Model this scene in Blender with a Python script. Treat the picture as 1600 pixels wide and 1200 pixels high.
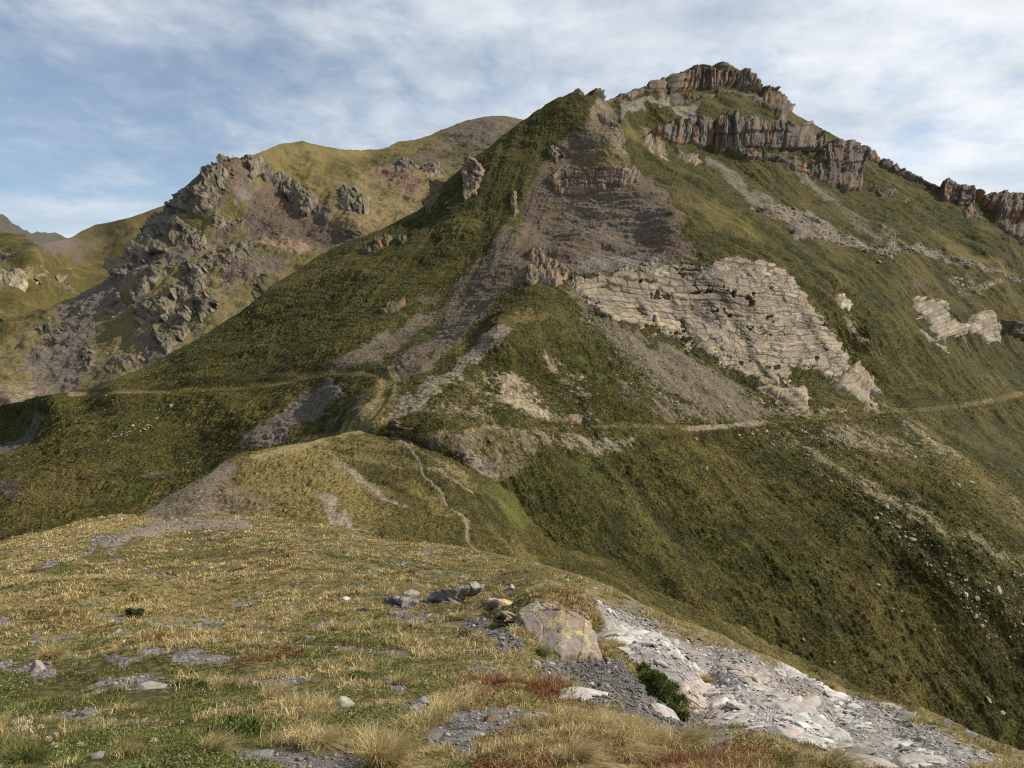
import bpy, math, time
import numpy as np
T0 = time.time()
for o in list(bpy.data.objects):
    bpy.data.objects.remove(o)
scene = bpy.context.scene
COL = scene.collection
R = math.radians

# ------------------------------------------------------------------ camera, sky, sun, exposure
F = 1202.0                       # focal length in pixels of the 1600 x 1200 photograph
HOR = 520.0                      # eye level in the photograph
EYE = np.array([0.0, 0.0, 1.65])
P = math.atan((600 - HOR) / F)
FWD = np.array([0, math.cos(P), -math.sin(P)])
UPV = np.array([0, math.sin(P), math.cos(P)])
cam = bpy.data.cameras.new('camera')
cam.sensor_fit = 'HORIZONTAL'; cam.sensor_width = 36; cam.lens = 36 * F / 1600
cam.clip_start = 0.1; cam.clip_end = 20000
camo = bpy.data.objects.new('camera', cam); COL.objects.link(camo)
camo.location = EYE; camo.rotation_euler = (math.pi / 2 - P, 0, 0)
scene.camera = camo

SUN_AZ = R(82)                   # clockwise from the view direction (+Y)
SUN_EL = R(37)
sd = np.array([math.sin(SUN_AZ) * math.cos(SUN_EL), math.cos(SUN_AZ) * math.cos(SUN_EL), math.sin(SUN_EL)])
sl = bpy.data.lights.new('sun', 'SUN'); sl.energy = 5.0; sl.angle = R(0.53); sl.color = (1.0, 0.92, 0.79)
so = bpy.data.objects.new('sun', sl); COL.objects.link(so)
from mathutils import Vector
so.rotation_euler = Vector(sd).to_track_quat('Z', 'Y').to_euler()
so.location = (50, -20, 80)

vs = scene.view_settings
vs.view_transform = 'Standard'; vs.look = 'None'; vs.gamma = 1.0; vs.exposure = 0.44; vs.use_curve_mapping = False
scene.cycles.use_denoising = False; scene.cycles.filter_width = 1.15
scene.cycles.max_bounces = 4; scene.cycles.diffuse_bounces = 2; scene.cycles.glossy_bounces = 1
scene.cycles.transparent_max_bounces = 4


class NT:
    """tiny helper for wiring shader nodes"""
    def __init__(s, tree):
        s.t = tree; s.n = tree.nodes; s.l = tree.links
    def new(s, kind, **kw):
        n = s.n.new(kind)
        for k, v in kw.items():
            setattr(n, k, v)
        return n
    def put(s, sock, v):
        if isinstance(v, bpy.types.NodeSocket):
            s.l.new(v, sock)
        elif v is not None:
            if sock.type == 'RGBA' and len(v) == 3:
                v = (*v, 1)
            sock.default_value = v
    def math(s, op, a, b=None, c=None, clamp=False):
        n = s.new('ShaderNodeMath', operation=op, use_clamp=clamp)
        s.put(n.inputs[0], a)
        if b is not None: s.put(n.inputs[1], b)
        if c is not None: s.put(n.inputs[2], c)
        return n.outputs[0]
    def vmath(s, op, a, b=None):
        n = s.new('ShaderNodeVectorMath', operation=op)
        s.put(n.inputs[0], a)
        if b is not None: s.put(n.inputs[1], b)
        return n.outputs[0]
    def mix(s, fac, a, b, mode='MIX'):
        n = s.new('ShaderNodeMix', data_type='RGBA', blend_type=mode)
        s.put(n.inputs[0], fac); s.put(n.inputs[6], a); s.put(n.inputs[7], b)
        return n.outputs[2]
    def noise(s, vec, scale, detail=4, rough=0.55, dist=0.0):
        n = s.new('ShaderNodeTexNoise')
        s.put(n.inputs['Vector'], vec); n.inputs['Scale'].default_value = scale
        n.inputs['Detail'].default_value = detail; n.inputs['Roughness'].default_value = rough
        n.inputs['Distortion'].default_value = dist
        return n.outputs[0]
    def voronoi(s, vec, scale, feature='F1', out='Distance'):
        n = s.new('ShaderNodeTexVoronoi', feature=feature)
        s.put(n.inputs['Vector'], vec); n.inputs['Scale'].default_value = scale
        return n.outputs[out]
    def step(s, x, lo, hi):
        n = s.new('ShaderNodeMapRange', interpolation_type='SMOOTHSTEP', clamp=True)
        s.put(n.inputs[0], x); n.inputs[1].default_value = lo; n.inputs[2].default_value = hi
        return n.outputs[0]
    def remap(s, x, lo, hi, a, b):
        n = s.new('ShaderNodeMapRange', clamp=True)
        s.put(n.inputs[0], x)
        for i, v in enumerate((lo, hi, a, b)): n.inputs[i + 1].default_value = v
        return n.outputs[0]
    def attr(s, name, out='Fac'):
        n = s.new('ShaderNodeAttribute', attribute_name=name)
        return n.outputs[out]
    def scale(s, vec, xyz, rot=(0, 0, 0)):
        n = s.new('ShaderNodeMapping')
        s.put(n.inputs[0], vec); n.inputs['Rotation'].default_value = rot; n.inputs['Scale'].default_value = xyz
        return n.outputs[0]


def make_world():
    w = bpy.data.worlds.new('World'); scene.world = w; w.use_nodes = True
    t = NT(w.node_tree); t.n.clear()
    sky = t.new('ShaderNodeTexSky', sky_type='NISHITA', sun_disc=False)
    sky.sun_elevation = SUN_EL; sky.sun_rotation = SUN_AZ
    sky.altitude = 2100; sky.air_density = 1.0; sky.dust_density = 0.6; sky.ozone_density = 1.6
    tc = t.new('ShaderNodeTexCoord').outputs['Generated']
    sep = t.new('ShaderNodeSeparateXYZ'); t.l.new(tc, sep.inputs[0])
    x, y, z = sep.outputs
    den = t.math('ADD', t.math('MAXIMUM', z, 0.0), 0.16)     # thin layer overhead, foreshortened towards the horizon
    px = t.math('DIVIDE', x, den); py = t.math('DIVIDE', y, den)
    cv = t.new('ShaderNodeCombineXYZ'); t.l.new(px, cv.inputs[0]); t.l.new(py, cv.inputs[1])
    v = cv.outputs[0]
    big = t.noise(t.scale(v, (0.75, 1.0, 1)), 0.8, 5, 0.55, 0.3)
    mid = t.noise(t.scale(v, (1.5, 1.2, 1), (0, 0, 0.35)), 2.3, 8, 0.6, 0.25)
    fine = t.noise(t.scale(v, (1.0, 0.7, 1), (0, 0, -0.5)), 7.0, 6, 0.62, 0.4)
    veil = t.noise(t.scale(v, (0.35, 1.7, 1), (0, 0, 0.2)), 1.3, 4, 0.5, 0.1)
    s = t.math('ADD', t.math('MULTIPLY', big, 0.9), t.math('MULTIPLY', mid, 0.75))
    s = t.math('ADD', s, t.math('MULTIPLY', fine, 0.5))
    s = t.math('SUBTRACT', s, 0.1)
    s = t.math('ADD', s, t.math('MULTIPLY', veil, 0.45))
    s = t.math('ADD', s, t.math('MULTIPLY', x, 0.32))        # the deck thickens to the right
    fac = t.step(s, 0.86, 1.42)
    fac = t.math('ADD', t.math('MULTIPLY', fac, 0.72), t.remap(x, -0.7, 0.5, 0.19, 0.27))
    hz = t.remap(z, 0.0, 0.3, 0.2, 0.0)
    fac = t.math('MAXIMUM', fac, hz)
    shade = t.remap(t.noise(t.scale(v, (1, 1.3, 1)), 1.7, 5, 0.55), 0.34, 0.66, 0.35, 1.0)
    side = t.remap(x, -0.6, 0.45, 0.74, 1.2)
    shade = t.math('MULTIPLY', shade, side)
    cc = t.mix(shade, (5.0, 6.2, 8.0), (13.0, 13.6, 14.0))
    skyc = t.mix(1.0, sky.outputs[0], (1.85, 1.9, 1.8), 'MULTIPLY')
    col = t.mix(fac, skyc, cc)
    bg = t.new('ShaderNodeBackground'); t.l.new(col, bg.inputs[0]); bg.inputs[1].default_value = 0.052
    out = t.new('ShaderNodeOutputWorld'); t.l.new(bg.outputs[0], out.inputs[0])
make_world()

# ------------------------------------------------------------------ numeric helpers
rng = np.random.default_rng(11)
U32 = np.uint32


def _h(ix, iy, iz, seed):
    with np.errstate(over='ignore'):
        h = (ix.astype(np.int64) * 374761393 + iy.astype(np.int64) * 668265263 + iz * 1440662683 + seed * 974634531)
        h = (h & 0xFFFFFFFF).astype(U32)
        h ^= h >> U32(15); h *= U32(2246822519); h ^= h >> U32(13); h *= U32(3266489917); h ^= h >> U32(16)
    return h.astype(np.float32) / np.float32(4294967295.0)


def vn3(p, seed=0):
    """value noise in 3D, -1..1; p (...,3)"""
    f = np.floor(p); i = f.astype(np.int64); d = (p - f).astype(np.float32)
    d = d * d * d * (d * (d * 6 - 15) + 10)
    x, y, z = i[..., 0], i[..., 1], i[..., 2]
    dx, dy, dz = d[..., 0], d[..., 1], d[..., 2]
    r = 0
    for a in (0, 1):
        wx = dx if a else 1 - dx
        for b in (0, 1):
            wy = dy if b else 1 - dy
            for c in (0, 1):
                wz = dz if c else 1 - dz
                r = r + wx * wy * wz * _h(x + a, y + b, z + c, seed)
    return r * 2 - 1


def vn2(x, y, seed=0):
    fx, fy = np.floor(x), np.floor(y)
    ix, iy = fx.astype(np.int64), fy.astype(np.int64)
    dx, dy = (x - fx).astype(np.float32), (y - fy).astype(np.float32)
    dx = dx ** 3 * (dx * (dx * 6 - 15) + 10); dy = dy ** 3 * (dy * (dy * 6 - 15) + 10)
    h = lambda a, b: _h(ix + a, iy + b, 7, seed)
    return ((h(0, 0) * (1 - dx) + h(1, 0) * dx) * (1 - dy) + (h(0, 1) * (1 - dx) + h(1, 1) * dx) * dy) * 2 - 1


def fb2(x, y, seed=0, oct=4, gain=0.5):
    r, a = 0, 1.0
    for k in range(oct):
        r = r + a * vn2(x * 2 ** k + 13.7 * k, y * 2 ** k - 5.1 * k, seed + k); a *= gain
    return r


def fb3(p, seed=0, oct=4, gain=0.5):
    r, a = 0, 1.0
    for k in range(oct):
        r = r + a * vn3(p * 2 ** k + 9.3 * k, seed + k); a *= gain
    return r


def worley(x, y, seed=0, jit=0.9, facets=False):
    """F1, F2 and a random value per cell"""
    ix, iy = np.floor(x).astype(np.int64), np.floor(y).astype(np.int64)
    f1 = np.full(x.shape, 9.0, np.float32); f2 = f1.copy(); cid = np.zeros(x.shape, np.float32); fac = cid.copy()
    for a in (-1, 0, 1):
        for b in (-1, 0, 1):
            cx, cy = ix + a, iy + b
            qx = cx + 0.5 + (_h(cx, cy, 1, seed) - 0.5) * jit
            qy = cy + 0.5 + (_h(cx, cy, 2, seed) - 0.5) * jit
            d = np.hypot(x - qx, y - qy).astype(np.float32)
            r = _h(cx, cy, 3, seed)
            near = d < f1
            f2 = np.where(near, f1, np.minimum(f2, d)); cid = np.where(near, r, cid); f1 = np.where(near, d, f1)
            g = (_h(cx, cy, 4, seed) - 0.5) * (x - qx) + (_h(cx, cy, 9, seed) - 0.5) * (y - qy)
            fac = np.where(near, g, fac)
    return (f1, f2, cid, fac) if facets else (f1, f2, cid)


def masonry(x, y, a, b, joint, seed=0):
    """courses of jointed blocks: cell value, nearness to a joint, tilt of the block face"""
    r = y / b + 0.55 * vn2(x / (3.2 * a), y / (3 * b), seed) + 0.15 * vn2(x / (0.8 * a), y / b, seed + 1)
    i = np.floor(r); fr = r - i; ii = i.astype(np.int64)
    hr = _h(ii, ii * 0, 3, seed)
    q = x / (a * (0.55 + 1.0 * hr)) + 19 * hr + 0.3 * vn2(x / a, y / b * 0.7, seed + 2)
    j = np.floor(q); fq = q - j; jj = j.astype(np.int64)
    m = jj - (_h(ii, jj, 7, seed) < 0.25)                 # some blocks run on past a joint
    cid = _h(ii, m, 5, seed)
    edge_ok = np.where(fq < 0.5, m == jj, True)
    dj = np.minimum(np.where(edge_ok, np.minimum(fq, 1 - fq), 1 - fq) * a, np.minimum(fr, 1 - fr) * b)
    tilt = (_h(ii, m, 6, seed) - 0.5) * (fq - 0.5) + (_h(ii, m, 8, seed) - 0.3) * (fr - 0.5)
    return cid, 1 - sstep(dj, joint * 0.3, joint), tilt


def sstep(x, lo, hi):
    t = np.clip((x - lo) / (hi - lo), 0, 1)
    return t * t * (3 - 2 * t)


def sdpoly(u, v, poly):
    """signed distance to a polygon, positive inside"""
    pts = np.asarray(poly, float)
    best = np.full(u.shape, 1e9); ins = np.zeros(u.shape, bool)
    for (ax, ay), (bx, by) in zip(pts, np.roll(pts, -1, 0)):
        ex, ey = bx - ax, by - ay
        t = np.clip(((u - ax) * ex + (v - ay) * ey) / (ex * ex + ey * ey + 1e-9), 0, 1)
        best = np.minimum(best, (u - ax - t * ex) ** 2 + (v - ay - t * ey) ** 2)
        c = ((ay > v) != (by > v))
        if c.any():
            xi = ax + (v - ay) * (bx - ax) / (by - ay if by != ay else 1e-9)
            ins ^= c & (u < xi)
    return np.where(ins, 1, -1) * np.sqrt(best)


def dline(u, v, line):
    pts = np.asarray(line, float); best = np.full(u.shape, 1e9)
    for (ax, ay), (bx, by) in zip(pts[:-1], pts[1:]):
        ex, ey = bx - ax, by - ay
        t = np.clip(((u - ax) * ex + (v - ay) * ey) / (ex * ex + ey * ey + 1e-9), 0, 1)
        best = np.minimum(best, (u - ax - t * ex) ** 2 + (v - ay - t * ey) ** 2)
    return np.sqrt(best)


def point(u, v, z):
    """the place z metres ahead of the camera along the sight line through a point of the photograph"""
    u = np.asarray(u, float); v = np.asarray(v, float); z = np.asarray(z, float)
    a = (u - 800) / F; b = -(v - 600) / F
    return EYE + np.stack([z * a, z * (FWD[1] + b * UPV[1]), z * (FWD[2] + b * UPV[2])], -1)


def tps(ctrl, lam=2e-4):
    c = np.asarray(ctrl, float)
    xy = c[:, :2] / 300.0; w = 1.0 / c[:, 2]
    n = len(c)
    d2 = ((xy[:, None] - xy[None]) ** 2).sum(-1)
    K = np.where(d2 > 0, d2 * np.log(d2 + 1e-12), 0) + lam * np.eye(n)
    Q = np.c_[np.ones(n), xy]
    A = np.block([[K, Q], [Q.T, np.zeros((3, 3))]])
    sol = np.linalg.solve(A, np.r_[w, 0, 0, 0])
    def ev(u, v):
        q = np.stack([u, v], -1).reshape(-1, 2) / 300.0
        out = np.empty(len(q))
        for s in range(0, len(q), 20000):
            d2 = ((q[s:s + 20000, None] - xy[None]) ** 2).sum(-1)
            out[s:s + 20000] = (d2 * np.log(d2 + 1e-12)) @ sol[:n] + sol[n] + q[s:s + 20000] @ sol[n + 1:]
        return out.reshape(np.shape(u))
    return ev


class Depth:
    """smooth survey of a landform: distance ahead of the camera by sight line, through measured points"""
    def __init__(s, ctrl, box, zmin, zmax, lam=2e-4):
        s.u0, s.v0, u1, v1 = box; s.st = 4.0
        uu = np.arange(s.u0, u1 + 4, 4.0); vv = np.arange(s.v0, v1 + 4, 4.0)
        U, V = np.meshgrid(uu, vv)
        s.w = np.clip(tps(ctrl, lam)(U, V), 1 / zmax, 1 / zmin)
    def __call__(s, u, v):
        x = np.clip((u - s.u0) / s.st, 0, s.w.shape[1] - 1.001); y = np.clip((v - s.v0) / s.st, 0, s.w.shape[0] - 1.001)
        i, j = x.astype(int), y.astype(int); fx, fy = x - i, y - j
        w = (s.w[j, i] * (1 - fx) + s.w[j, i + 1] * fx) * (1 - fy) + (s.w[j + 1, i] * (1 - fx) + s.w[j + 1, i + 1] * fx) * fy
        return 1 / w


def normals(Pg):
    a = np.gradient(Pg, axis=1); b = np.gradient(Pg, axis=0)
    n = np.cross(a, -b)
    n /= np.linalg.norm(n, axis=-1, keepdims=True) + 1e-12
    flip = (n * (EYE - Pg)).sum(-1) < 0
    n[flip] *= -1
    return n


def mesh_obj(name, verts, faces, mat, attrs=None, smooth=False, parent=None):
    """verts (n,3), faces (m,3 or 4) -> one mesh object"""
    me = bpy.data.meshes.new(name)
    verts = np.ascontiguousarray(verts, np.float32); faces = np.ascontiguousarray(faces, np.int32)
    k = faces.shape[1]
    me.vertices.add(len(verts)); me.vertices.foreach_set('co', verts.ravel())
    me.loops.add(faces.size); me.loops.foreach_set('vertex_index', faces.ravel())
    me.polygons.add(len(faces)); me.polygons.foreach_set('loop_start', np.arange(0, faces.size, k, dtype=np.int32))
    if smooth:
        me.polygons.foreach_set('use_smooth', np.ones(len(faces), bool))
    for an, av in (attrs or {}).items():
        if av.ndim == 1:
            at = me.attributes.new(an, 'FLOAT', 'POINT'); at.data.foreach_set('value', np.ascontiguousarray(av, np.float32))
        else:
            if av.shape[1] == 3: av = np.c_[av, np.ones(len(av))]
            at = me.attributes.new(an, 'FLOAT_COLOR', 'POINT'); at.data.foreach_set('color', np.ascontiguousarray(av, np.float32).ravel())
    me.update(calc_edges=True)
    me.materials.append(mat)
    o = bpy.data.objects.new(name, me); COL.objects.link(o)
    if parent: o.parent = parent
    return o


def tag(o, label=None, cat=None, group=None, kind=None):
    for k, v in (('label', label), ('category', cat), ('group', group), ('kind', kind)):
        if v: o[k] = v
    return o


def zp(box, pts):
    """points measured on an enlargement 1600 px wide of box (u0, v0, u1) -> points of the photograph"""
    s = (box[2] - box[0]) / 1600.0
    return [(box[0] + x * s, box[1] + y * s) for x, y in pts]
Z1, Z2, Z3, Z4 = (0, 150, 540), (400, 100, 940), (780, 80, 1200), (1100, 80, 1600)
Z5, Z6, Z7, Z8 = (780, 360, 1200), (1140, 360, 1600), (0, 540, 540), (400, 480, 940)
N3, N4 = (500, 860, 960), (860, 860, 1320)

# ------------------------------------------------------------------ materials
def ground_mat(name, grass_a, grass_b, dry, lush, k=1.0, bump=0.6, tint=(0.61, 0.585, 0.505)):
    """turf over bare stones: the attributes say where each grows, the nodes how it looks; k = metres per unit of grain"""
    m = bpy.data.materials.new(name); m.use_nodes = True
    t = NT(m.node_tree); t.n.clear()
    pos = t.new('ShaderNodeNewGeometry').outputs['Position']
    n1 = t.noise(pos, 0.035 / k, 5, 0.6)
    n2 = t.noise(pos, 0.5 / k, 5, 0.65, 0.4)
    n3 = t.noise(pos, 2.2 / k, 3, 0.6)
    g = t.mix(t.step(t.math('ADD', t.math('MULTIPLY', n2, 0.6), t.math('MULTIPLY', n3, 0.4)), 0.42, 0.58), grass_a, grass_b)
    g = t.mix(t.math('MULTIPLY', t.step(n1, 0.46, 0.66), 0.5), g, dry)
    n4 = t.noise(pos, 0.11 / k, 6, 0.66, 0.6)
    g = t.mix(t.math('MULTIPLY', t.step(n4, 0.5, 0.62), 0.62), g, tuple(0.85 * q for q in grass_a))
    g = t.mix(t.math('MULTIPLY', t.step(t.noise(t.vmath('ADD', pos, (71, 33, 5)), 0.16 / k, 6, 0.66, 0.4), 0.56, 0.68), 0.5), g, (dry[0] * 0.62, dry[1] * 0.46, dry[2] * 0.4))
    dfac = t.math('ADD', t.attr('dry'), t.math('MULTIPLY', t.math('SUBTRACT', n3, 0.5), 0.9))
    g = t.mix(t.math('MULTIPLY', t.step(dfac, 0.2, 0.95), 0.95), g, dry)
    g = t.mix(t.math('MULTIPLY', t.step(t.attr('lush'), 0.1, 0.9), 0.85), g, lush)
    g = t.mix(1.0, g, t.remap(n3, 0.3, 0.7, 0.55, 1.4), 'MULTIPLY')
    soil = t.mix(1.0, t.attr('soil', 'Color'), tint, 'MULTIPLY')
    cell = t.voronoi(pos, 2.2 / k, 'F1', 'Color')
    hs = t.new('ShaderNodeSeparateColor'); t.l.new(cell, hs.inputs[0])
    st = t.remap(hs.outputs[0], 0, 1, 0.62, 1.4)
    s = t.mix(1.0, soil, st, 'MULTIPLY')
    s = t.mix(1.0, s, t.remap(n2, 0.3, 0.7, 0.72, 1.25), 'MULTIPLY')
    warm = t.mix(hs.outputs[1], (1.06, 0.98, 0.92), (0.95, 1.0, 1.06))
    s = t.mix(1.0, s, warm, 'MULTIPLY')
    bf = t.math('ADD', t.attr('bare'), t.math('MULTIPLY', t.math('SUBTRACT', t.noise(pos, 0.9 / k, 6, 0.75), 0.5), 2.3))
    bf = t.step(bf, 0.34, 0.66)
    c = t.mix(bf, g, s)
    b = t.new('ShaderNodeBump'); b.inputs['Strength'].default_value = bump; b.inputs['Distance'].default_value = 0.25 * k
    hgt = t.math('ADD', t.noise(pos, 1.8 / k, 6, 0.7), t.math('MULTIPLY', t.voronoi(pos, 1.6 / k), 0.5))
    t.l.new(hgt, b.inputs['Height'])
    bs = t.new('ShaderNodeBsdfPrincipled'); t.l.new(c, bs.inputs['Base Color'])
    bs.inputs['Roughness'].default_value = 0.95; bs.inputs['Specular IOR Level'].default_value = 0.12
    t.l.new(b.outputs[0], bs.inputs['Normal'])
    out = t.new('ShaderNodeOutputMaterial'); t.l.new(bs.outputs[0], out.inputs[0])
    return m


def rock_mat(name, a, b, stain, stain_amt, joint=(0.05, 0.048, 0.035), k=1.0, vert=0.3, moss=None, moss_amt=0.0, bump=0.6):
    m = bpy.data.materials.new(name); m.use_nodes = True
    t = NT(m.node_tree); t.n.clear()
    gn = t.new('ShaderNodeNewGeometry'); pos = gn.outputs['Position']
    sv = t.scale(pos, (1, 1, vert))
    n1 = t.noise(sv, 0.22 / k, 6, 0.62, 0.3); n2 = t.noise(pos, 1.4 / k, 5, 0.65)
    cell = t.attr('cell')
    f = t.math('ADD', t.math('MULTIPLY', cell, 0.55), t.math('MULTIPLY', t.math('SUBTRACT', n1, 0.5), 1.3))
    c = t.mix(t.step(f, -0.1, 0.75), a, b)
    c = t.mix(t.math('MULTIPLY', t.step(t.noise(sv, 0.13 / k, 4, 0.6, 0.5), 0.47, 0.63), stain_amt), c, stain)
    c = t.mix(1.0, c, t.remap(n2, 0.28, 0.72, 0.7, 1.3), 'MULTIPLY')
    if moss:
        sep = t.new('ShaderNodeSeparateXYZ'); t.l.new(gn.outputs['Normal'], sep.inputs[0])
        mf = t.math('ADD', sep.outputs[2], t.math('MULTIPLY', t.math('SUBTRACT', n2, 0.5), 0.9))
        c = t.mix(t.math('MULTIPLY', t.step(mf, 0.62, 0.9), moss_amt), c, moss)
    c = t.mix(t.math('MULTIPLY', t.attr('crack'), 0.85), c, joint)
    bm = t.new('ShaderNodeBump'); bm.inputs['Strength'].default_value = bump; bm.inputs['Distance'].default_value = 0.35 * k
    h = t.math('ADD', t.noise(sv, 0.8 / k, 7, 0.7), t.math('MULTIPLY', t.voronoi(sv, 0.9 / k), 0.35))
    t.l.new(h, bm.inputs['Height'])
    bs = t.new('ShaderNodeBsdfPrincipled'); t.l.new(c, bs.inputs['Base Color'])
    bs.inputs['Roughness'].default_value = 0.9; bs.inputs['Specular IOR Level'].default_value = 0.2
    t.l.new(bm.outputs[0], bs.inputs['Normal'])
    out = t.new('ShaderNodeOutputMaterial'); t.l.new(bs.outputs[0], out.inputs[0])
    return m


def leaf_mat(name, rough=0.75, trans=0.25):
    m = bpy.data.materials.new(name); m.use_nodes = True
    t = NT(m.node_tree); t.n.clear()
    pos = t.new('ShaderNodeNewGeometry').outputs['Position']
    c = t.mix(1.0, t.attr('tone', 'Color'), t.remap(t.noise(pos, 9.0, 3, 0.6), 0.3, 0.7, 0.75, 1.25), 'MULTIPLY')
    d = t.new('ShaderNodeBsdfPrincipled'); t.l.new(c, d.inputs['Base Color'])
    d.inputs['Roughness'].default_value = rough; d.inputs['Specular IOR Level'].default_value = 0.25
    tr = t.new('ShaderNodeBsdfTranslucent'); t.l.new(c, tr.inputs['Color'])
    mx = t.new('ShaderNodeMixShader'); mx.inputs[0].default_value = trans
    t.l.new(d.outputs[0], mx.inputs[1]); t.l.new(tr.outputs[0], mx.inputs[2])
    out = t.new('ShaderNodeOutputMaterial'); t.l.new(mx.outputs[0], out.inputs[0])
    return m


M_MTN = ground_mat('mountain_turf', (0.0170, 0.0175, 0.0042), (0.054, 0.050, 0.0110), (0.102, 0.079, 0.024), (0.050, 0.062, 0.013), 1.4, 1.0)
M_FAR = ground_mat('far_turf', (0.038, 0.035, 0.0105), (0.08, 0.067, 0.021), (0.175, 0.134, 0.053), (0.075, 0.075, 0.02), 1.7, 1.0)
M_SAD = ground_mat('ridge_turf', (0.020, 0.0195, 0.005), (0.056, 0.049, 0.012), (0.18, 0.138, 0.05), (0.066, 0.076, 0.017), 0.8, 1.0)
M_NEAR = ground_mat('near_turf', (0.04, 0.036, 0.013), (0.088, 0.074, 0.027), (0.19, 0.145, 0.06), (0.07, 0.078, 0.018), 0.2, 0.8, (0.74, 0.72, 0.69))
K_WHITE = rock_mat('limestone', (0.17, 0.133, 0.093), (0.365, 0.296, 0.205), (0.165, 0.15, 0.135), 0.6, (0.03, 0.024, 0.014), 1.0, 0.6, (0.09, 0.08, 0.025), 0.35)
K_SUMMIT = rock_mat('summit_rock', (0.045, 0.038, 0.033), (0.128, 0.104, 0.082), (0.195, 0.092, 0.045), 0.8, (0.025, 0.021, 0.017), 1.6, 0.10, (0.066, 0.056, 0.0135), 0.85)
K_DARK = rock_mat('dark_rock', (0.03, 0.027, 0.024), (0.165, 0.138, 0.103), (0.21, 0.172, 0.125), 0.6, (0.03, 0.027, 0.02), 1.8, 0.5, (0.09, 0.073, 0.024), 0.5)
K_BROWN = rock_mat('brown_rock', (0.085, 0.064, 0.049), (0.19, 0.142, 0.104), (0.22, 0.11, 0.065), 0.45, (0.035, 0.028, 0.02), 1.2, 0.35, (0.09, 0.07, 0.025), 0.6)
K_BOULDER = rock_mat('boulder_stone', (0.22, 0.18, 0.13), (0.36, 0.30, 0.22), (0.18, 0.165, 0.145), 0.5, (0.05, 0.045, 0.03), 0.5, 1.0)
K_TALUS = rock_mat('talus_stone', (0.12, 0.10, 0.082), (0.27, 0.225, 0.172), (0.16, 0.14, 0.128), 0.5, (0.05, 0.045, 0.03), 0.5, 1.0)
K_PINK = rock_mat('pinkish_rock', (0.19, 0.165, 0.15), (0.37, 0.325, 0.29), (0.27, 0.2, 0.165), 0.6, (0.06, 0.05, 0.04), 0.2, 0.8)
K_NEAR = rock_mat('grey_stone', (0.13, 0.125, 0.12), (0.27, 0.25, 0.225), (0.22, 0.165, 0.13), 0.5, (0.05, 0.042, 0.035), 0.12, 0.8)
K_SLATE = rock_mat('slate_chips', (0.06, 0.056, 0.054), (0.16, 0.146, 0.136), (0.19, 0.145, 0.12), 0.35, (0.03, 0.03, 0.03), 0.1, 1.0)
K_PALE = rock_mat('pale_slabs', (0.22, 0.213, 0.20), (0.42, 0.405, 0.375), (0.32, 0.235, 0.185), 0.6, (0.06, 0.055, 0.045), 0.2, 0.8)
LEAF = leaf_mat('grass_blades')
print('materials', round(time.time() - T0, 1))

# ------------------------------------------------------------------ landforms
BROWN, PURPLE, GREY = (0.150, 0.118, 0.094), (0.148, 0.12, 0.106), (0.185, 0.162, 0.135)
CREAM, RED, PATH, SLATE = (0.36, 0.31, 0.235), (0.20, 0.125, 0.105), (0.27, 0.225, 0.14), (0.13, 0.12, 0.116)
TALUS = (0.25, 0.215, 0.178)


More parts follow.
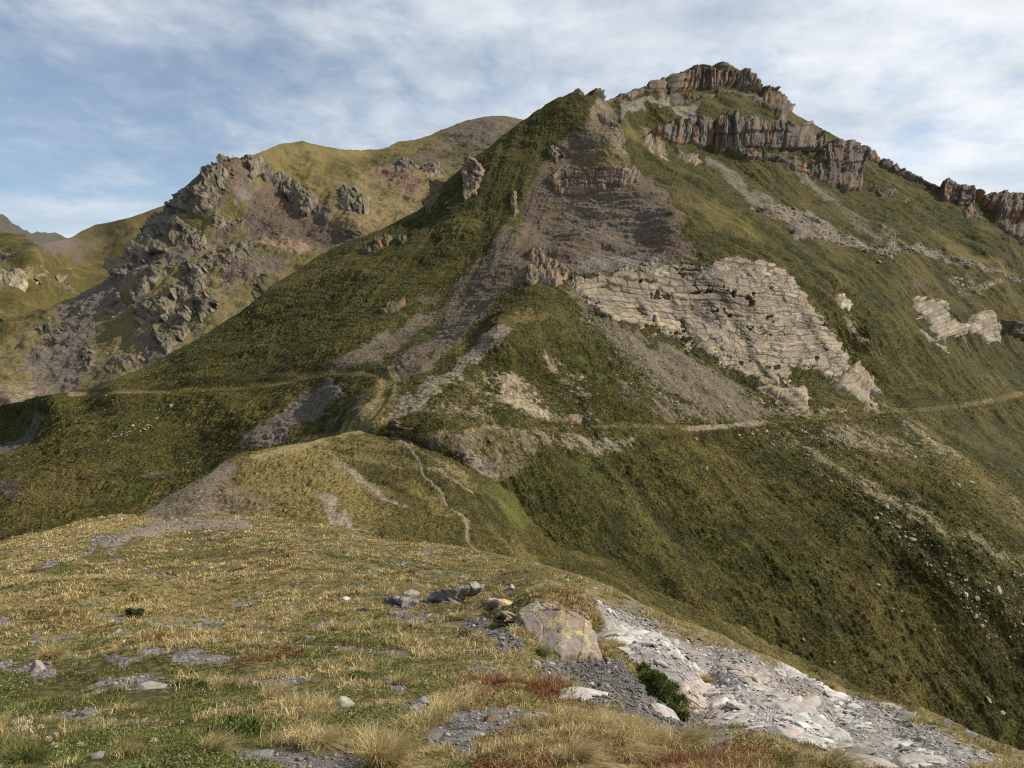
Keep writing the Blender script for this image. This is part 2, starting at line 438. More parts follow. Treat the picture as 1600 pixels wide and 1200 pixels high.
class Land:
    def __init__(s, name, depth, sky, bot, step, disp, covers, mat, base, splits=(), back=0.08, nv=None, jag=0.0):
        s.name, s.depth = name, depth
        sky = np.asarray(sky, float); bot = np.asarray(bot, float)
        u0, u1 = sky[0, 0], sky[-1, 0]
        nu = int((u1 - u0) / step) + 1
        s.u = np.linspace(u0, u1, nu)
        s.vt = np.interp(s.u, sky[:, 0], sky[:, 1]); s.vb = np.interp(s.u, bot[:, 0], bot[:, 1])
        if jag:
            s.vt = s.vt + jag * (vn2(s.u / 7, s.u * 0, 91) + 0.6 * vn2(s.u / 3, s.u * 0, 92))
        s.vb = np.maximum(s.vb, s.vt + 8)
        nv = nv or int((s.vb - s.vt).max() / step) + 1
        t = np.linspace(0, 1, nv)[:, None]
        kr = np.hanning(61); kr /= kr.sum()
        vsm = np.convolve(np.pad(s.vt, 30, 'edge'), kr, 'valid')          # rows follow the smoothed skyline below its notches
        s.vb = np.maximum(s.vb, np.maximum(vsm, s.vt) + 8)
        Vr = vsm[None] + (s.vb - vsm)[None] * t
        ht = np.maximum(s.vb - vsm, 1)[None]
        V = Vr + (s.vt - vsm)[None] * np.clip(1 - (Vr - vsm[None]) / np.minimum(ht, 3 * np.abs(s.vt - vsm).max() + 6), 0, 1)
        s.V0 = V; U = np.broadcast_to(s.u[None], V.shape).copy()
        Pg = point(U, V, depth(U, V))
        # normals of the smooth form, without the sliver effects of a stepped top edge
        e = 3.0
        pu = point(U + e, V, depth(U + e, V)) - point(U - e, V, depth(U - e, V))
        pv = point(U, V + e, depth(U, V + e)) - point(U, V - e, depth(U, V - e))
        n = np.cross(pu, pv); n /= np.linalg.norm(n, axis=-1, keepdims=True) + 1e-12
        n[(n * (EYE - Pg)).sum(-1) < 0] *= -1
        A = dict(bare=np.full(U.shape, base[0], np.float32), dry=np.full(U.shape, base[1], np.float32),
                 lush=np.zeros(U.shape, np.float32), soil=np.broadcast_to(np.float32(base[2]), U.shape + (3,)).copy(),
                 rough=np.zeros(U.shape, np.float32))
        wu = U + 7 * vn2(U / 26, V / 26, 3) + 4 * vn2(U / 9, V / 9, 4); wv = V + 7 * vn2(U / 26, V / 26, 5) + 4 * vn2(U / 9, V / 9, 6)
        for c in covers:
            shp, fe = c['at'], c.get('soft', 10)
            xs = [p[0] for p in shp]; ys = [p[1] for p in shp]; mg = fe + 16 + c.get('width', 0)
            box = (U > min(xs) - mg) & (U < max(xs) + mg) & (V > min(ys) - mg) & (V < max(ys) + mg)
            if not box.any(): continue
            if 'width' in c:
                k = c.get('warp', 0.15)
                d = dline(U[box] * (1 - k) + wu[box] * k, V[box] * (1 - k) + wv[box] * k, shp)
                w = 1 - sstep(d, c['width'] * 0.5, c['width'] * 0.5 + fe)
            else:
                k = c.get('warp', 1.0)
                d = sdpoly(U[box] * (1 - k) + wu[box] * k, V[box] * (1 - k) + wv[box] * k, shp)
                w = sstep(d, -fe, fe)
            for key in ('bare', 'dry', 'lush', 'rough'):
                if key in c: A[key][box] += (c[key] - A[key][box]) * w
            if 'soil' in c: A['soil'][box] += (np.float32(c['soil']) - A['soil'][box]) * w[:, None]
            if 'dip' in c: Pg[box] -= n[box] * (c['dip'] * w)[:, None]
        Pg = Pg + n * (disp(Pg, U, V, A) * (0.35 + 0.65 * sstep(V - s.vt[None], 0, 16)))[..., None]
        s.U, s.V, s.P, s.N, s.A = U, V, Pg, n, A
        s.nv, s.nu = U.shape
        # the far side, falling away behind the skyline
        top = Pg[0]; hd = top - EYE; dist = np.linalg.norm(hd[:, :2], axis=1, keepdims=True); hd = hd.copy(); hd[:, 2] = 0; hd /= dist
        rows = []
        for k in range(5, 0, -1):
            rows.append(top + hd * (back * k * dist) - np.array([0, 0, 1]) * (back * 0.12 * k * (k + 1) * dist))
        G = np.concatenate([np.array(rows), Pg]); nb = 5
        at = {k: np.concatenate([np.repeat(A[k][:1], nb, 0), A[k]]) for k in ('bare', 'dry', 'lush', 'soil')}
        idx = np.arange(G.shape[0] * s.nu).reshape(G.shape[0], s.nu)
        Q = np.stack([idx[1:, :-1], idx[1:, 1:], idx[:-1, 1:], idx[:-1, :-1]], -1).reshape(-1, 4)
        lab = np.zeros((G.shape[0] - 1, s.nu - 1), int)
        Uf, Vf = wu[:-1, :-1], wv[:-1, :-1]
        for i, sp in enumerate(splits):
            if 'width' in sp: inside = dline(U[:-1, :-1], V[:-1, :-1], sp['at']) < sp['width'] * 0.5
            else: inside = sdpoly(Uf, Vf, sp['at']) > 0
            lab[nb:][inside] = i + 1
        lab = lab.ravel(); flat = G.reshape(-1, 3)
        s.objs = []
        for i in range(len(splits) + 1):
            f = Q[lab == i]
            if not len(f): continue
            used = np.zeros(len(flat), bool); used[f.ravel()] = True
            rem = np.cumsum(used) - 1
            o = mesh_obj(name if i == 0 else splits[i - 1]['name'], flat[used], rem[f], mat,
                         {k: a.reshape(len(flat), -1)[used] if a.ndim == 3 else a.ravel()[used] for k, a in at.items()}, smooth=True)
            if i == 0: tag(o, kind='structure')
            else: tag(o, splits[i - 1].get('label'), splits[i - 1].get('cat'), kind=splits[i - 1]['kind'])
            s.objs.append(o)
        print(name, G.shape, round(time.time() - T0, 1))

    def ground(s, u, v):
        """distance ahead of the camera of the finished ground along a sight line, also just above the skyline"""
        p, n = s.at(u, v); q = p - EYE; z = q @ FWD; vv = 600 - (q @ UPV) / z * F; uu = 800 + q[..., 0] / z * F
        return s.depth(u, v) * z / s.depth(uu, vv)

    def at(s, u, v):
        """ground point and normal met by the sight line (u, v)"""
        u = np.asarray(u, float); v = np.asarray(v, float)
        i = np.clip(np.round((u - s.u[0]) / (s.u[1] - s.u[0])).astype(int), 0, s.nu - 1)
        vt_, vb_ = s.V[0, i], s.V[-1, i]
        j0 = np.clip(np.round((v - vt_) / (vb_ - vt_) * (s.nv - 1)).astype(int), 0, s.nv - 1); j = j0.copy(); best = np.abs(s.V[j0, i] - v)
        for dj in range(-40, 41, 1):
            jj = np.clip(j0 + dj, 0, s.nv - 1); d = np.abs(s.V[jj, i] - v); m = d < best; j = np.where(m, jj, j); best = np.where(m, d, best)
        return s.P[j, i], s.N[j, i]


def fbm_disp(scales, amps):
    return lambda Pg: sum(a * fb3(Pg / L, int(L * 10) % 97, 2) for L, a in zip(scales, amps))

# ---- far hills on the left, beyond the rocky mountain
far_ctrl = [(-100, 350, 1500), (0, 362, 1450), (60, 385, 1300), (110, 372, 1700), (200, 341, 1800), (270, 318, 1900), (330, 300, 1950), (400, 300, 1950),
            (0, 430, 1150), (60, 430, 1200), (110, 440, 1350), (200, 400, 1600), (0, 490, 1000), (100, 500, 1150), (200, 480, 1300), (300, 420, 1600),
            (-100, 500, 950), (0, 560, 850), (200, 560, 1050), (400, 420, 1600), (-200, 400, 1150)]
far_depth = Depth(far_ctrl, (-260, 260, 460, 640), 700, 2400, 1e-3)
fd = fbm_disp((260, 60, 15), (16, 5, 1.6))
far = Land('distant_hill', far_depth, [(-240, 330), (-100, 345), (0, 360), (40, 366), (62, 380), (82, 377), (110, 372), (150, 353), (200, 341), (235, 329), (270, 317), (330, 298), (420, 290)],
     [(-240, 600), (420, 560)], 2.2, lambda Pg, U, V, A: fd(Pg) * (1 + A['rough']), [
         dict(at=[(45, 372), (110, 370), (140, 385), (120, 400), (60, 395)], bare=0.9, soil=(0.17, 0.14, 0.15)),
         dict(at=[(110, 378), (180, 372), (150, 395), (110, 400)], bare=0.6, soil=PURPLE),
         dict(at=[(-120, 395), (10, 395), (75, 415), (70, 440), (30, 470), (-100, 470)], bare=0.45, soil=CREAM, soft=14),
         dict(at=[(0, 440), (70, 440), (30, 480), (-60, 500)], bare=0.0, dry=0.0),
         dict(at=[(0, 360), (70, 385), (60, 400), (-20, 400)], bare=0.0, dry=0.05),
         dict(at=[(110, 360), (300, 300), (260, 360), (150, 400)], dry=0.45)],
     M_FAR, (0.1, 0.3, PURPLE))
pk = [(-200, 300, 3000), (0, 335, 2800), (100, 360, 3400), (200, 400, 3400), (-200, 430, 2400), (0, 430, 2300), (150, 430, 2900)]
Land('distant_peak', Depth(pk, (-260, 280, 300, 460), 2000, 4500, 1e-3),
     [(-240, 320), (-60, 330), (0, 334), (8, 336), (18, 350), (32, 358), (48, 366), (58, 363), (66, 364), (76, 362), (86, 361), (94, 364), (104, 370), (120, 376), (200, 400), (260, 420)],
     [(-240, 430), (260, 450)], 2.0, lambda Pg, U, V, A: 22 * fb3(Pg / 160, 5, 4) , [
         dict(at=[(-240, 300), (110, 330), (260, 420), (260, 460), (-240, 440)], bare=0.8, soil=(0.105, 0.1, 0.098))],
     M_FAR, (0.6, 0.3, GREY), jag=1.5)

ROCKY_CRAGS = [
        ('rock_cliff', 'long jagged dark cliff rib on the left mountain skyline', Z1, [(1040, 292), (1000, 325), (955, 350), (905, 420), (830, 462), (770, 550), (690, 615), (640, 680), (595, 740), (545, 800), (548, 852), (620, 800), (700, 740), (762, 692), (768, 640), (800, 610), (830, 560), (870, 545), (930, 545), (1000, 520), (1030, 470), (1060, 440), (1020, 400), (1060, 340)], 17, 'block', 'K_DARK'),
        ('rock_cliff', 'curving black crag band above the red scree bowl', Z1, [(1148, 310), (1180, 300), (1240, 330), (1262, 362), (1325, 392), (1400, 420), (1470, 470), (1465, 510), (1425, 555), (1380, 520), (1320, 490), (1300, 450), (1250, 410), (1200, 380), (1150, 372)], 17, 'block', 'K_DARK'),
        ('rock_outcrop', 'grey tilted rock plates beneath the left mountain top', Z1, [(1000, 330), (1080, 295), (1145, 290), (1145, 372), (1100, 450), (1040, 440), (1090, 390)], 6, 'strata', 'K_BROWN'),
        ('rock_outcrop', 'pale pointed crag below the grey rock plates', Z1, [(990, 575), (1040, 565), (1110, 592), (1080, 632), (1010, 657), (975, 645)], 9, 'block', 'K_DARK'),
        ('rock_outcrop', 'dark tower at the right foot of the jagged rib', Z1, [(820, 570), (850, 600), (892, 622), (892, 652), (850, 702), (818, 700), (808, 640)], 13, 'column', 'K_DARK'),
        ('rock_outcrop', 'small crag on the thin track across the left mountain', Z1, [(888, 692), (900, 660), (942, 650), (952, 692), (900, 714)], 8, 'block', 'K_DARK'),
        ('rock_outcrop', 'striped grey crag in the middle of the left mountain', Z1, [(690, 800), (760, 768), (790, 800), (720, 852), (670, 905), (628, 952), (618, 910), (652, 850)], 11, 'block', 'K_DARK'),
        ('rock_outcrop', 'dark crag with pale ribs right of the striped crag', Z1, [(838, 790), (880, 768), (905, 800), (955, 850), (952, 885), (905, 912), (880, 870), (848, 860)], 11, 'block', 'K_DARK'),
        ('rock_outcrop', 'two pale slanting slabs below the striped crag', Z1, [(805, 880), (840, 890), (860, 930), (840, 945), (815, 925)], 7, 'block', 'K_DARK'),
        ('rock_outcrop', 'big rounded pale crag low on the left mountain', Z1, [(636, 990), (680, 968), (750, 930), (805, 918), (802, 980), (770, 1022), (700, 1042), (660, 1064), (638, 1030)], 14, 'block', 'K_DARK'),
        ('rock_outcrop', 'dark crag right of the big rounded crag', Z1, [(898, 930), (940, 918), (992, 960), (972, 1000), (920, 1032), (888, 1022)], 11, 'block', 'K_DARK'),
        ('rock_cliff', 'tall black cliff at the foot of the left mountain by the scree', Z1, [(718, 1080), (760, 1032), (840, 990), (872, 1000), (872, 1060), (832, 1100), (822, 1170), (770, 1192), (735, 1160)], 14, 'block', 'K_DARK'),
        ('rock_outcrop', 'small dark knob standing in the left mountain scree', Z1, [(518, 965), (550, 928), (582, 960), (552, 1002), (522, 1008)], 9, 'block', 'K_DARK'),
        ('rock_outcrop', 'broken crag high over the red track bend', Z1, [(1060, 720), (1100, 700), (1180, 655), (1190, 680), (1150, 720), (1180, 740), (1100, 750)], 7, 'block', 'K_DARK'),
        ('rock_outcrop', 'dark low crag under the red scree at the track', Z1, [(940, 770), (1000, 740), (1060, 745), (1040, 790), (960, 785)], 6, 'block', 'K_DARK'),
        ('rock_outcrop', 'rounded mossy crag beyond the left ridge skyline', Z2, [(376, 600), (420, 558), (480, 600), (525, 640), (512, 682), (460, 692), (400, 655)], 13, 'block', 'K_DARK'),
        ('rock_outcrop', 'black overhanging crag in the saddle of the left mountain', Z2, [(648, 468), (700, 454), (742, 480), (722, 512), (670, 495)], 11, 'block', 'K_DARK'),
        ('rock_outcrop', 'small grey crag right of the black overhanging crag', Z2, [(790, 480), (840, 470), (860, 500), (800, 515)], 8, 'block', 'K_DARK'),
        ('rock_outcrop', 'flat pale crag edge on the plateau behind the left ridge', Z2, [(370, 800), (430, 775), (480, 790), (440, 812), (380, 815)], 6, 'strata', 'K_DARK'),
        ('rock_outcrop', 'little crags on the grass beside the black crag band', Z1, [(1460, 520), (1500, 490), (1540, 530), (1500, 570), (1455, 560)], 7, 'block', 'K_DARK'),
        ('rock_outcrop', 'grey knob at the bottom of the left mountain scree tongue', Z7, [(385, 80), (400, 20), (440, 40), (430, 70), (400, 100)], 6, 'block', 'K_DARK'),
        ('rock_outcrop', 'pale pink rocks below the black cliff foot', Z7, [(500, 95), (560, 60), (640, 40), (660, 65), (600, 100), (520, 125)], 5, 'block', 'K_BROWN'),
        ('rock_outcrop', 'low rocky patch on the valley floor at far left', Z1, [(190, 1080), (240, 1060), (300, 1080), (260, 1120), (200, 1110)], 5, 'block', 'K_DARK')]
# ---- rocky mountain on the left
rk_ctrl = [(190, 420, 900), (215, 375, 950), (262, 325, 1000), (330, 262, 1010), (385, 245, 1060), (470, 223, 1230), (540, 234, 1330), (590, 235, 1430), (650, 220, 1560),
           (700, 202, 1650), (770, 180, 1750), (820, 188, 1760), (900, 200, 1760), (300, 310, 960), (340, 330, 930), (420, 300, 1030), (480, 320, 1010), (440, 290, 1080),
           (500, 260, 1160), (560, 270, 1240), (430, 330, 985), (400, 365, 920), (470, 350, 960), (500, 335, 990), (545, 310, 1010), (560, 290, 1090),
           (620, 285, 1130), (655, 255, 1290), (700, 240, 1430), (660, 268, 1220), (620, 320, 1010), (680, 270, 1200), (540, 350, 930), (460, 385, 870), (400, 385, 880),
           (300, 372, 890), (260, 400, 860), (340, 400, 850), (280, 440, 790), (200, 450, 840), (150, 470, 850), (240, 480, 740), (310, 470, 745), (380, 430, 800), (430, 440, 790),
           (100, 520, 790), (180, 520, 730), (260, 520, 680), (330, 500, 700), (0, 540, 760), (80, 580, 670), (180, 570, 640), (0, 620, 600), (80, 620, 600), (200, 610, 590), (300, 570, 620),
           (-150, 560, 760), (-150, 640, 580), (500, 450, 800), (600, 400, 860), (760, 320, 1020), (0, 500, 860), (60, 482, 880), (120, 462, 890), (900, 300, 1100), (-100, 720, 480), (200, 720, 480),
           (60, 640, 560), (600, 500, 700)]
rk_depth = Depth(rk_ctrl, (-260, 140, 960, 760), 420, 1900, 3e-4)
rd = fbm_disp((150, 50, 17, 6), (5, 4.2, 2.2, 1.0))
rocky = Land('rocky_mountain', rk_depth,
     [(-240, 590), (-80, 545), (0, 505), (60, 484), (120, 464), (165, 440), (182, 428), (192, 404), (203, 384), (218, 372), (236, 352), (262, 322), (285, 299), (303, 283), (316, 270), (330, 262), (350, 253), (368, 247), (385, 246), (410, 237), (440, 226), (470, 223), (500, 228), (520, 232), (545, 234), (590, 235), (608, 229), (622, 221), (650, 219), (668, 213), (690, 203), (712, 195), (730, 188), (752, 182), (770, 179), (790, 180), (818, 186), (860, 195), (940, 215)],
     [(-240, 740), (80, 720), (160, 660), (260, 620), (400, 560), (600, 440), (700, 340), (800, 270), (940, 290)], 1.3,
     lambda Pg, U, V, A: rd(Pg) * (1 + 1.2 * A['rough']) + A['bare'] * 0.9 * fb3(Pg / 4, 31, 2), [
         dict(at=[(-240, 480), (400, 380), (500, 470), (200, 640), (-240, 700)], bare=0.36, dry=0.55, soil=(0.235, 0.205, 0.165), soft=14),
         dict(at=[(380, 260), (430, 225), (600, 235), (560, 300), (500, 305), (450, 280)], bare=0.05, dry=0.62),
         dict(at=[(520, 250), (600, 240), (560, 290), (500, 275)], bare=0.02, dry=0.3, soft=16),
         dict(at=zp(Z2, [(150, 380), (200, 390), (320, 470), (280, 480), (200, 430)]), bare=0.42, soil=(0.25, 0.22, 0.19)),
         dict(at=[(600, 250), (650, 222), (770, 178), (840, 190), (760, 250), (690, 260)], bare=0.62, soil=(0.15, 0.13, 0.12), dry=0.35, soft=14),
         dict(at=[(650, 245), (720, 225), (760, 230), (700, 252)], bare=0.32, dry=0.3),
         dict(at=[(600, 236), (650, 219), (690, 215), (610, 250)], bare=0.1, dry=0.5),
         dict(at=[(520, 300), (600, 262), (700, 270), (640, 340), (540, 380), (500, 350)], bare=0.42, dry=0.75, soil=(0.27, 0.2, 0.15)),
         dict(at=zp(Z2, [(540, 530), (640, 500), (760, 540), (720, 590), (640, 560)]), bare=0.85, soil=RED),
         dict(at=zp(Z1, [(1205, 440), (1230, 400), (1310, 470), (1400, 550), (1480, 560), (1600, 600), (1560, 680), (1440, 700), (1300, 650), (1180, 640), (1120, 560), (1150, 480)]), bare=0.97, soil=(0.135, 0.106, 0.094), soft=8),
         dict(at=zp(Z1, [(1205, 430), (1240, 400), (1310, 470), (1350, 510), (1240, 520)]), bare=1.0, soil=(0.165, 0.115, 0.092)),
         dict(at=zp(Z1, [(1200, 640), (1420, 660), (1430, 700), (1300, 690), (1180, 665)]), bare=0.9, soil=(0.34, 0.24, 0.18), soft=5),
         dict(at=zp(Z1, [(1060, 730), (1340, 720), (1300, 780), (1150, 870), (1000, 900), (1040, 800)]), bare=0.75, soil=(0.155, 0.125, 0.115)),
         dict(at=zp(Z1, [(1100, 420), (1180, 400), (1150, 500), (1110, 490)]), bare=0.75, soil=(0.2, 0.19, 0.185), soft=5),
         dict(at=zp(Z1, [(1000, 330), (1160, 280), (1160, 370), (1080, 350)]), bare=0.85, soil=(0.24, 0.23, 0.23), soft=5),
         dict(at=zp(Z1, [(540, 850), (640, 790), (700, 730), (820, 690), (1080, 640), (860, 740), (640, 810), (560, 920), (500, 1000), (430, 1120), (330, 1190), (240, 1240), (100, 1290), (160, 1180), (330, 1060), (190, 1000), (380, 920)]), bare=0.95, soil=(0.165, 0.143, 0.132), soft=6),
         dict(at=zp(Z1, [(650, 1100), (740, 1070), (760, 1200), (700, 1240), (560, 1240)]), bare=0.95, soil=(0.155, 0.132, 0.122), soft=6),
         dict(at=zp(Z7, [(230, 20), (390, -20), (390, 190), (300, 235), (170, 260), (130, 180)]), bare=0.95, soil=(0.165, 0.142, 0.13), soft=5),
         dict(at=zp(Z7, [(400, 150), (560, 60), (740, 0), (640, 90), (480, 180)]), bare=0.6, soil=PURPLE),
         dict(at=[(-100, 535), (0, 508), (60, 490), (110, 480), (80, 500), (-60, 560)], bare=0.1, dry=0.1),
         dict(at=zp(Z1, [(740, 650), (1200, 655)]), width=2, soft=1.5, bare=1, soil=(0.12, 0.11, 0.10), warp=0),
         dict(at=[(-50, 636), (0, 635), (36, 636), (10, 646), (-50, 648)], bare=1, soil=(0.09, 0.06, 0.05), warp=0.2, soft=2),
         dict(at=[(-60, 600), (50, 605), (60, 625), (-60, 634)], bare=0.6, soil=(0.3, 0.24, 0.19)),
     ] + [dict(at=zp(c[2], c[3]), bare=0.78, dry=0.2, soil=(0.12, 0.108, 0.085), soft=7) for c in ROCKY_CRAGS], M_FAR, (0.22, 0.42, (0.235, 0.2, 0.17)))

# ---- the big mountain and its lower slopes
mt_ctrl = [
    # saddle, paths
    (575, 672, 190), (610, 650, 194), (650, 680, 185), (900, 668, 230), (1100, 662, 270), (1280, 655, 305), (1390, 640, 345), (1450, 640, 365), (1600, 615, 450), (1750, 590, 520),
    (600, 600, 238), (560, 590, 255), (500, 585, 282), (400, 605, 293), (290, 612, 300), (180, 612, 310), (80, 618, 318), (-60, 630, 330),
    # spur and gully on its left
    (720, 582, 232), (780, 520, 262), (850, 490, 285), (650, 572, 254), (690, 548, 278), (750, 500, 305), (620, 560, 280), (800, 470, 312), (830, 440, 330),
    (760, 600, 236), (850, 590, 258), (900, 560, 275), (950, 620, 252), (800, 640, 215),
    # left slope
    (600, 500, 332), (500, 500, 352), (400, 550, 335), (300, 560, 342), (200, 595, 335), (130, 606, 345), (270, 550, 372), (330, 520, 395), (390, 480, 425), (430, 445, 445), (490, 405, 468),
    (540, 380, 485), (590, 360, 498), (650, 330, 512), (680, 300, 520), (720, 265, 532), (790, 210, 548), (870, 155, 560), (600, 430, 395), (680, 400, 418), (700, 330, 475), (780, 330, 458), (760, 430, 370),
    (820, 260, 500), (880, 200, 535), (450, 470, 395), (0, 660, 345), (-100, 660, 350),
    # below the left path
    (300, 680, 265), (100, 700, 262), (0, 720, 262), (300, 740, 235), (100, 780, 222), (0, 830, 205), (450, 640, 258), (400, 690, 240), (220, 830, 205), (520, 650, 232), (-150, 800, 225), (400, 760, 222),
    (600, 725, 208), (500, 720, 222),
    # front rib
    (930, 147, 560), (945, 200, 515), (960, 260, 478), (870, 275, 492), (930, 285, 472), (860, 310, 468), (930, 308, 458), (900, 350, 432), (860, 400, 392), (840, 430, 345), (960, 350, 425), (1000, 300, 455), (1000, 350, 420), (1000, 400, 378), (1085, 402, 372),
    (1050, 340, 408), (1075, 370, 390),
    # white cliff
    (900, 425, 352), (1000, 420, 358), (1100, 418, 362), (1200, 408, 382), (900, 470, 318), (960, 510, 308), (1050, 548, 318), (1150, 590, 322), (1200, 610, 322), (1245, 460, 385), (1300, 500, 385), (1330, 545, 382), (1100, 490, 342), (1200, 500, 352), (1300, 585, 356), (1370, 635, 346), (1260, 640, 312),
    (1010, 470, 334), (1150, 540, 337),
    # scree under it
    (1000, 600, 275), (1100, 630, 283), (950, 560, 286),
    # below the right path
    (900, 730, 214), (900, 790, 198), (1000, 900, 190), (1200, 1000, 200), (1400, 1090, 206), (1560, 1180, 206), (870, 850, 181), (800, 780, 181), (700, 705, 182), (1100, 760, 238), (1200, 830, 238),
    (1300, 760, 265), (1400, 700, 300), (1500, 760, 280), (1600, 850, 262), (1400, 900, 240), (1560, 1000, 228), (1300, 900, 232), (1700, 1150, 220), (1000, 780, 215), (1050, 850, 212), (1250, 950, 216), (1450, 1040, 220), (1200, 1065, 190), (1400, 1160, 192), (1000, 960, 178), (1700, 1280, 196), (870, 900, 172),
    (1450, 680, 332), (1540, 690, 372), (1600, 700, 395), (1520, 720, 315), (1600, 780, 300), (1700, 760, 380), (1700, 900, 270),
    # right flank of the nose and the hollow
    (985, 225, 508), (975, 180, 535), (1100, 390, 376), (1160, 392, 384), (1230, 415, 392), (1120, 340, 440), (1200, 380, 415), (1300, 440, 412), (1380, 520, 385), (1040, 270, 500), (1160, 292, 530), (1230, 345, 500), (1330, 385, 490), (1400, 402, 484), (1500, 420, 520), (1600, 442, 545), (1050, 240, 535),
    # summit
    (960, 160, 575), (1010, 138, 600), (1040, 130, 612), (1040, 165, 590), (1000, 185, 568), (1040, 200, 566), (1100, 190, 580), (1160, 188, 588), (1230, 195, 606), (1100, 232, 566), (1160, 230, 572), (1230, 235, 590),
    (1150, 165, 622), (1100, 160, 622), (1200, 165, 640), (1060, 115, 652), (1130, 97, 672), (1190, 135, 668), (1060, 150, 634), (1130, 150, 640), (1190, 160, 650), (1240, 175, 662), (1290, 205, 660), (1340, 230, 655), (1300, 225, 628), (1300, 290, 596), (1270, 260, 600), (1340, 290, 612), (1390, 258, 648), (1440, 280, 640), (1490, 292, 622),
    (1500, 330, 600), (1600, 318, 625), (1700, 340, 640), (1580, 375, 570), (1450, 340, 580), (1400, 320, 590), (1500, 390, 545), (1300, 330, 545), (1200, 270, 560), (1600, 410, 562), (1700, 420, 600), (1400, 370, 520),
    # bench on the right with small cliffs
    (1440, 405, 503), (1380, 430, 455), (1450, 470, 462), (1420, 480, 442), (1500, 535, 450), (1470, 500, 452), (1550, 485, 490), (1550, 538, 474), (1550, 580, 450), (1600, 500, 514), (1600, 545, 500), (1500, 440, 508), (1400, 560, 386), (1500, 600, 418), (1600, 580, 474), (1480, 580, 416), (1440, 600, 386), (1700, 520, 575), (1380, 600, 362)]
mt_depth = Depth(mt_ctrl, (-300, 60, 1900, 1440), 150, 720, 2e-4)
md = fbm_disp((70, 22, 8), (3.2, 1.5, 0.7))
left_path = [(110, 616), (180, 613), (250, 612), (300, 611), (360, 607), (420, 600), (480, 588), (530, 582), (570, 583), (597, 590), (606, 602), (604, 618), (592, 638), (578, 655), (570, 670)]
right_path = [(600, 674), (650, 679), (720, 677), (800, 671), (900, 667), (1000, 664), (1080, 666), (1130, 664), (1190, 659), (1280, 655), (1350, 652), (1395, 643), (1450, 640), (1500, 634), (1550, 627), (1590, 616), (1640, 604), (1800, 590)]


def mt_disp(Pg, U, V, A):
    x, y = Pg[..., 0], Pg[..., 1]
    b = A['bare']
    d = md(Pg) * (0.8 + 1.0 * A['rough'])
    left = sstep(900 - U - 0.3 * (V - 300), -60, 120)
    c1 = 0.98 * x - 0.2 * y; l1 = 0.2 * x + 0.98 * y
    st1 = vn2(c1 / 11, l1 / 140, 21) + 0.6 * vn2(c1 / 4.5, l1 / 60, 22) + 0.3 * vn2(c1 / 2.0, l1 / 16, 23)
    c2 = 0.79 * x + 0.62 * y; l2 = 0.62 * x - 0.79 * y
    st2 = vn2(c2 / 14, l2 / 110, 25) + 0.6 * vn2(c2 / 5, l2 / 40, 26) + 0.3 * vn2(c2 / 2.0, l2 / 9, 27)
    d = d + 0.75 * (0.7 + 0.6 * vn2(x / 40, y / 40, 29)) * left * st1 + (1 - left) * 1.0 * st2
    stk = np.where(left > 0.5, st1, st2) * 0.6 + 0.5 * fb2(x / 3.5, y / 3.5, 38, 2)
    A['bare'] = (b + (0.10 + 0.42 * np.clip(4 * b * (1 - b), 0, 1)) * 0.55 * stk * sstep(b, 0.08, 0.3)).astype(np.float32)
    A['dry'] = (A['dry'] + 0.22 * stk + 0.2 * vn2(x / 26, y / 26, 40)).astype(np.float32)
    tus = np.maximum(0, left * fb2(c1 / 1.1, l1 / 3.2, 33, 3, 0.65) + (1 - left) * fb2(c2 / 1.0 + 0.3 * st2, l2 / 1.5, 34, 3, 0.65)) ** 1.2      # tussocks, combed down the fall line
    ter = vn2(c2 / 9 + 2 * vn2(x / 20, y / 20, 36), (Pg[..., 2]) / 1.1, 35)            # sheep terraces along the contours
    d = d + (1 - np.clip(b, 0, 1)) * (0.42 * tus * (0.3 + 1.2 * sstep(vn2(x / 17 + 3, y / 17, 42) + 0.4 * vn2(x / 6, y / 6, 43), -0.6, 0.6)) + 0.26 * ter + 0.2 * fb2(x / 0.9, y / 0.9, 37, 2))
    sto = fb3(Pg / 1.6, 41, 2)
    d = d + np.clip(b, 0, 1) * (0.45 * np.abs(sto) + 0.25 * sto)
    d = d + sstep(b, 0.6, 0.95) * (0.55 * vn2(Pg[..., 2] / 1.5 + 1.2 * vn2(x / 14, y / 14, 44), x / 22, 45) + 0.35 * vn2(Pg[..., 2] / 0.7 + vn2(x / 8, y / 8, 46), x / 9, 47))
    # the cut bank above the paths and the flat tread
    for ln, amp in ((left_path, 0.9), (right_path, 0.4)):
        box = (V > 560) & (V < 700)
        dl = dline(U[box], V[box], ln)
        lv = np.interp(U[box], [p[0] for p in ln[:10] if True], [p[1] for p in ln[:10]]) if ln is left_path else np.interp(U[box], [p[0] for p in ln], [p[1] for p in ln])
        up = lv - V[box]
        amp = amp * np.clip(0.6 + 0.9 * vn2(U[box] / 37, V[box] * 0, 39), 0, 1.6)
        near = 1 - sstep(dl, 3, 12)
        dd = d[box]
        dd = dd * (1 - 0.7 * near) + amp * np.where((up > 1.5), (1 - sstep(up, 5, 15)) * sstep(up, 1.5, 4), 0) * (dl < 18) - amp * 0.5 * (1 - sstep(np.abs(up), 2, 5)) * (dl < 8)
        d[box] = dd
    return d


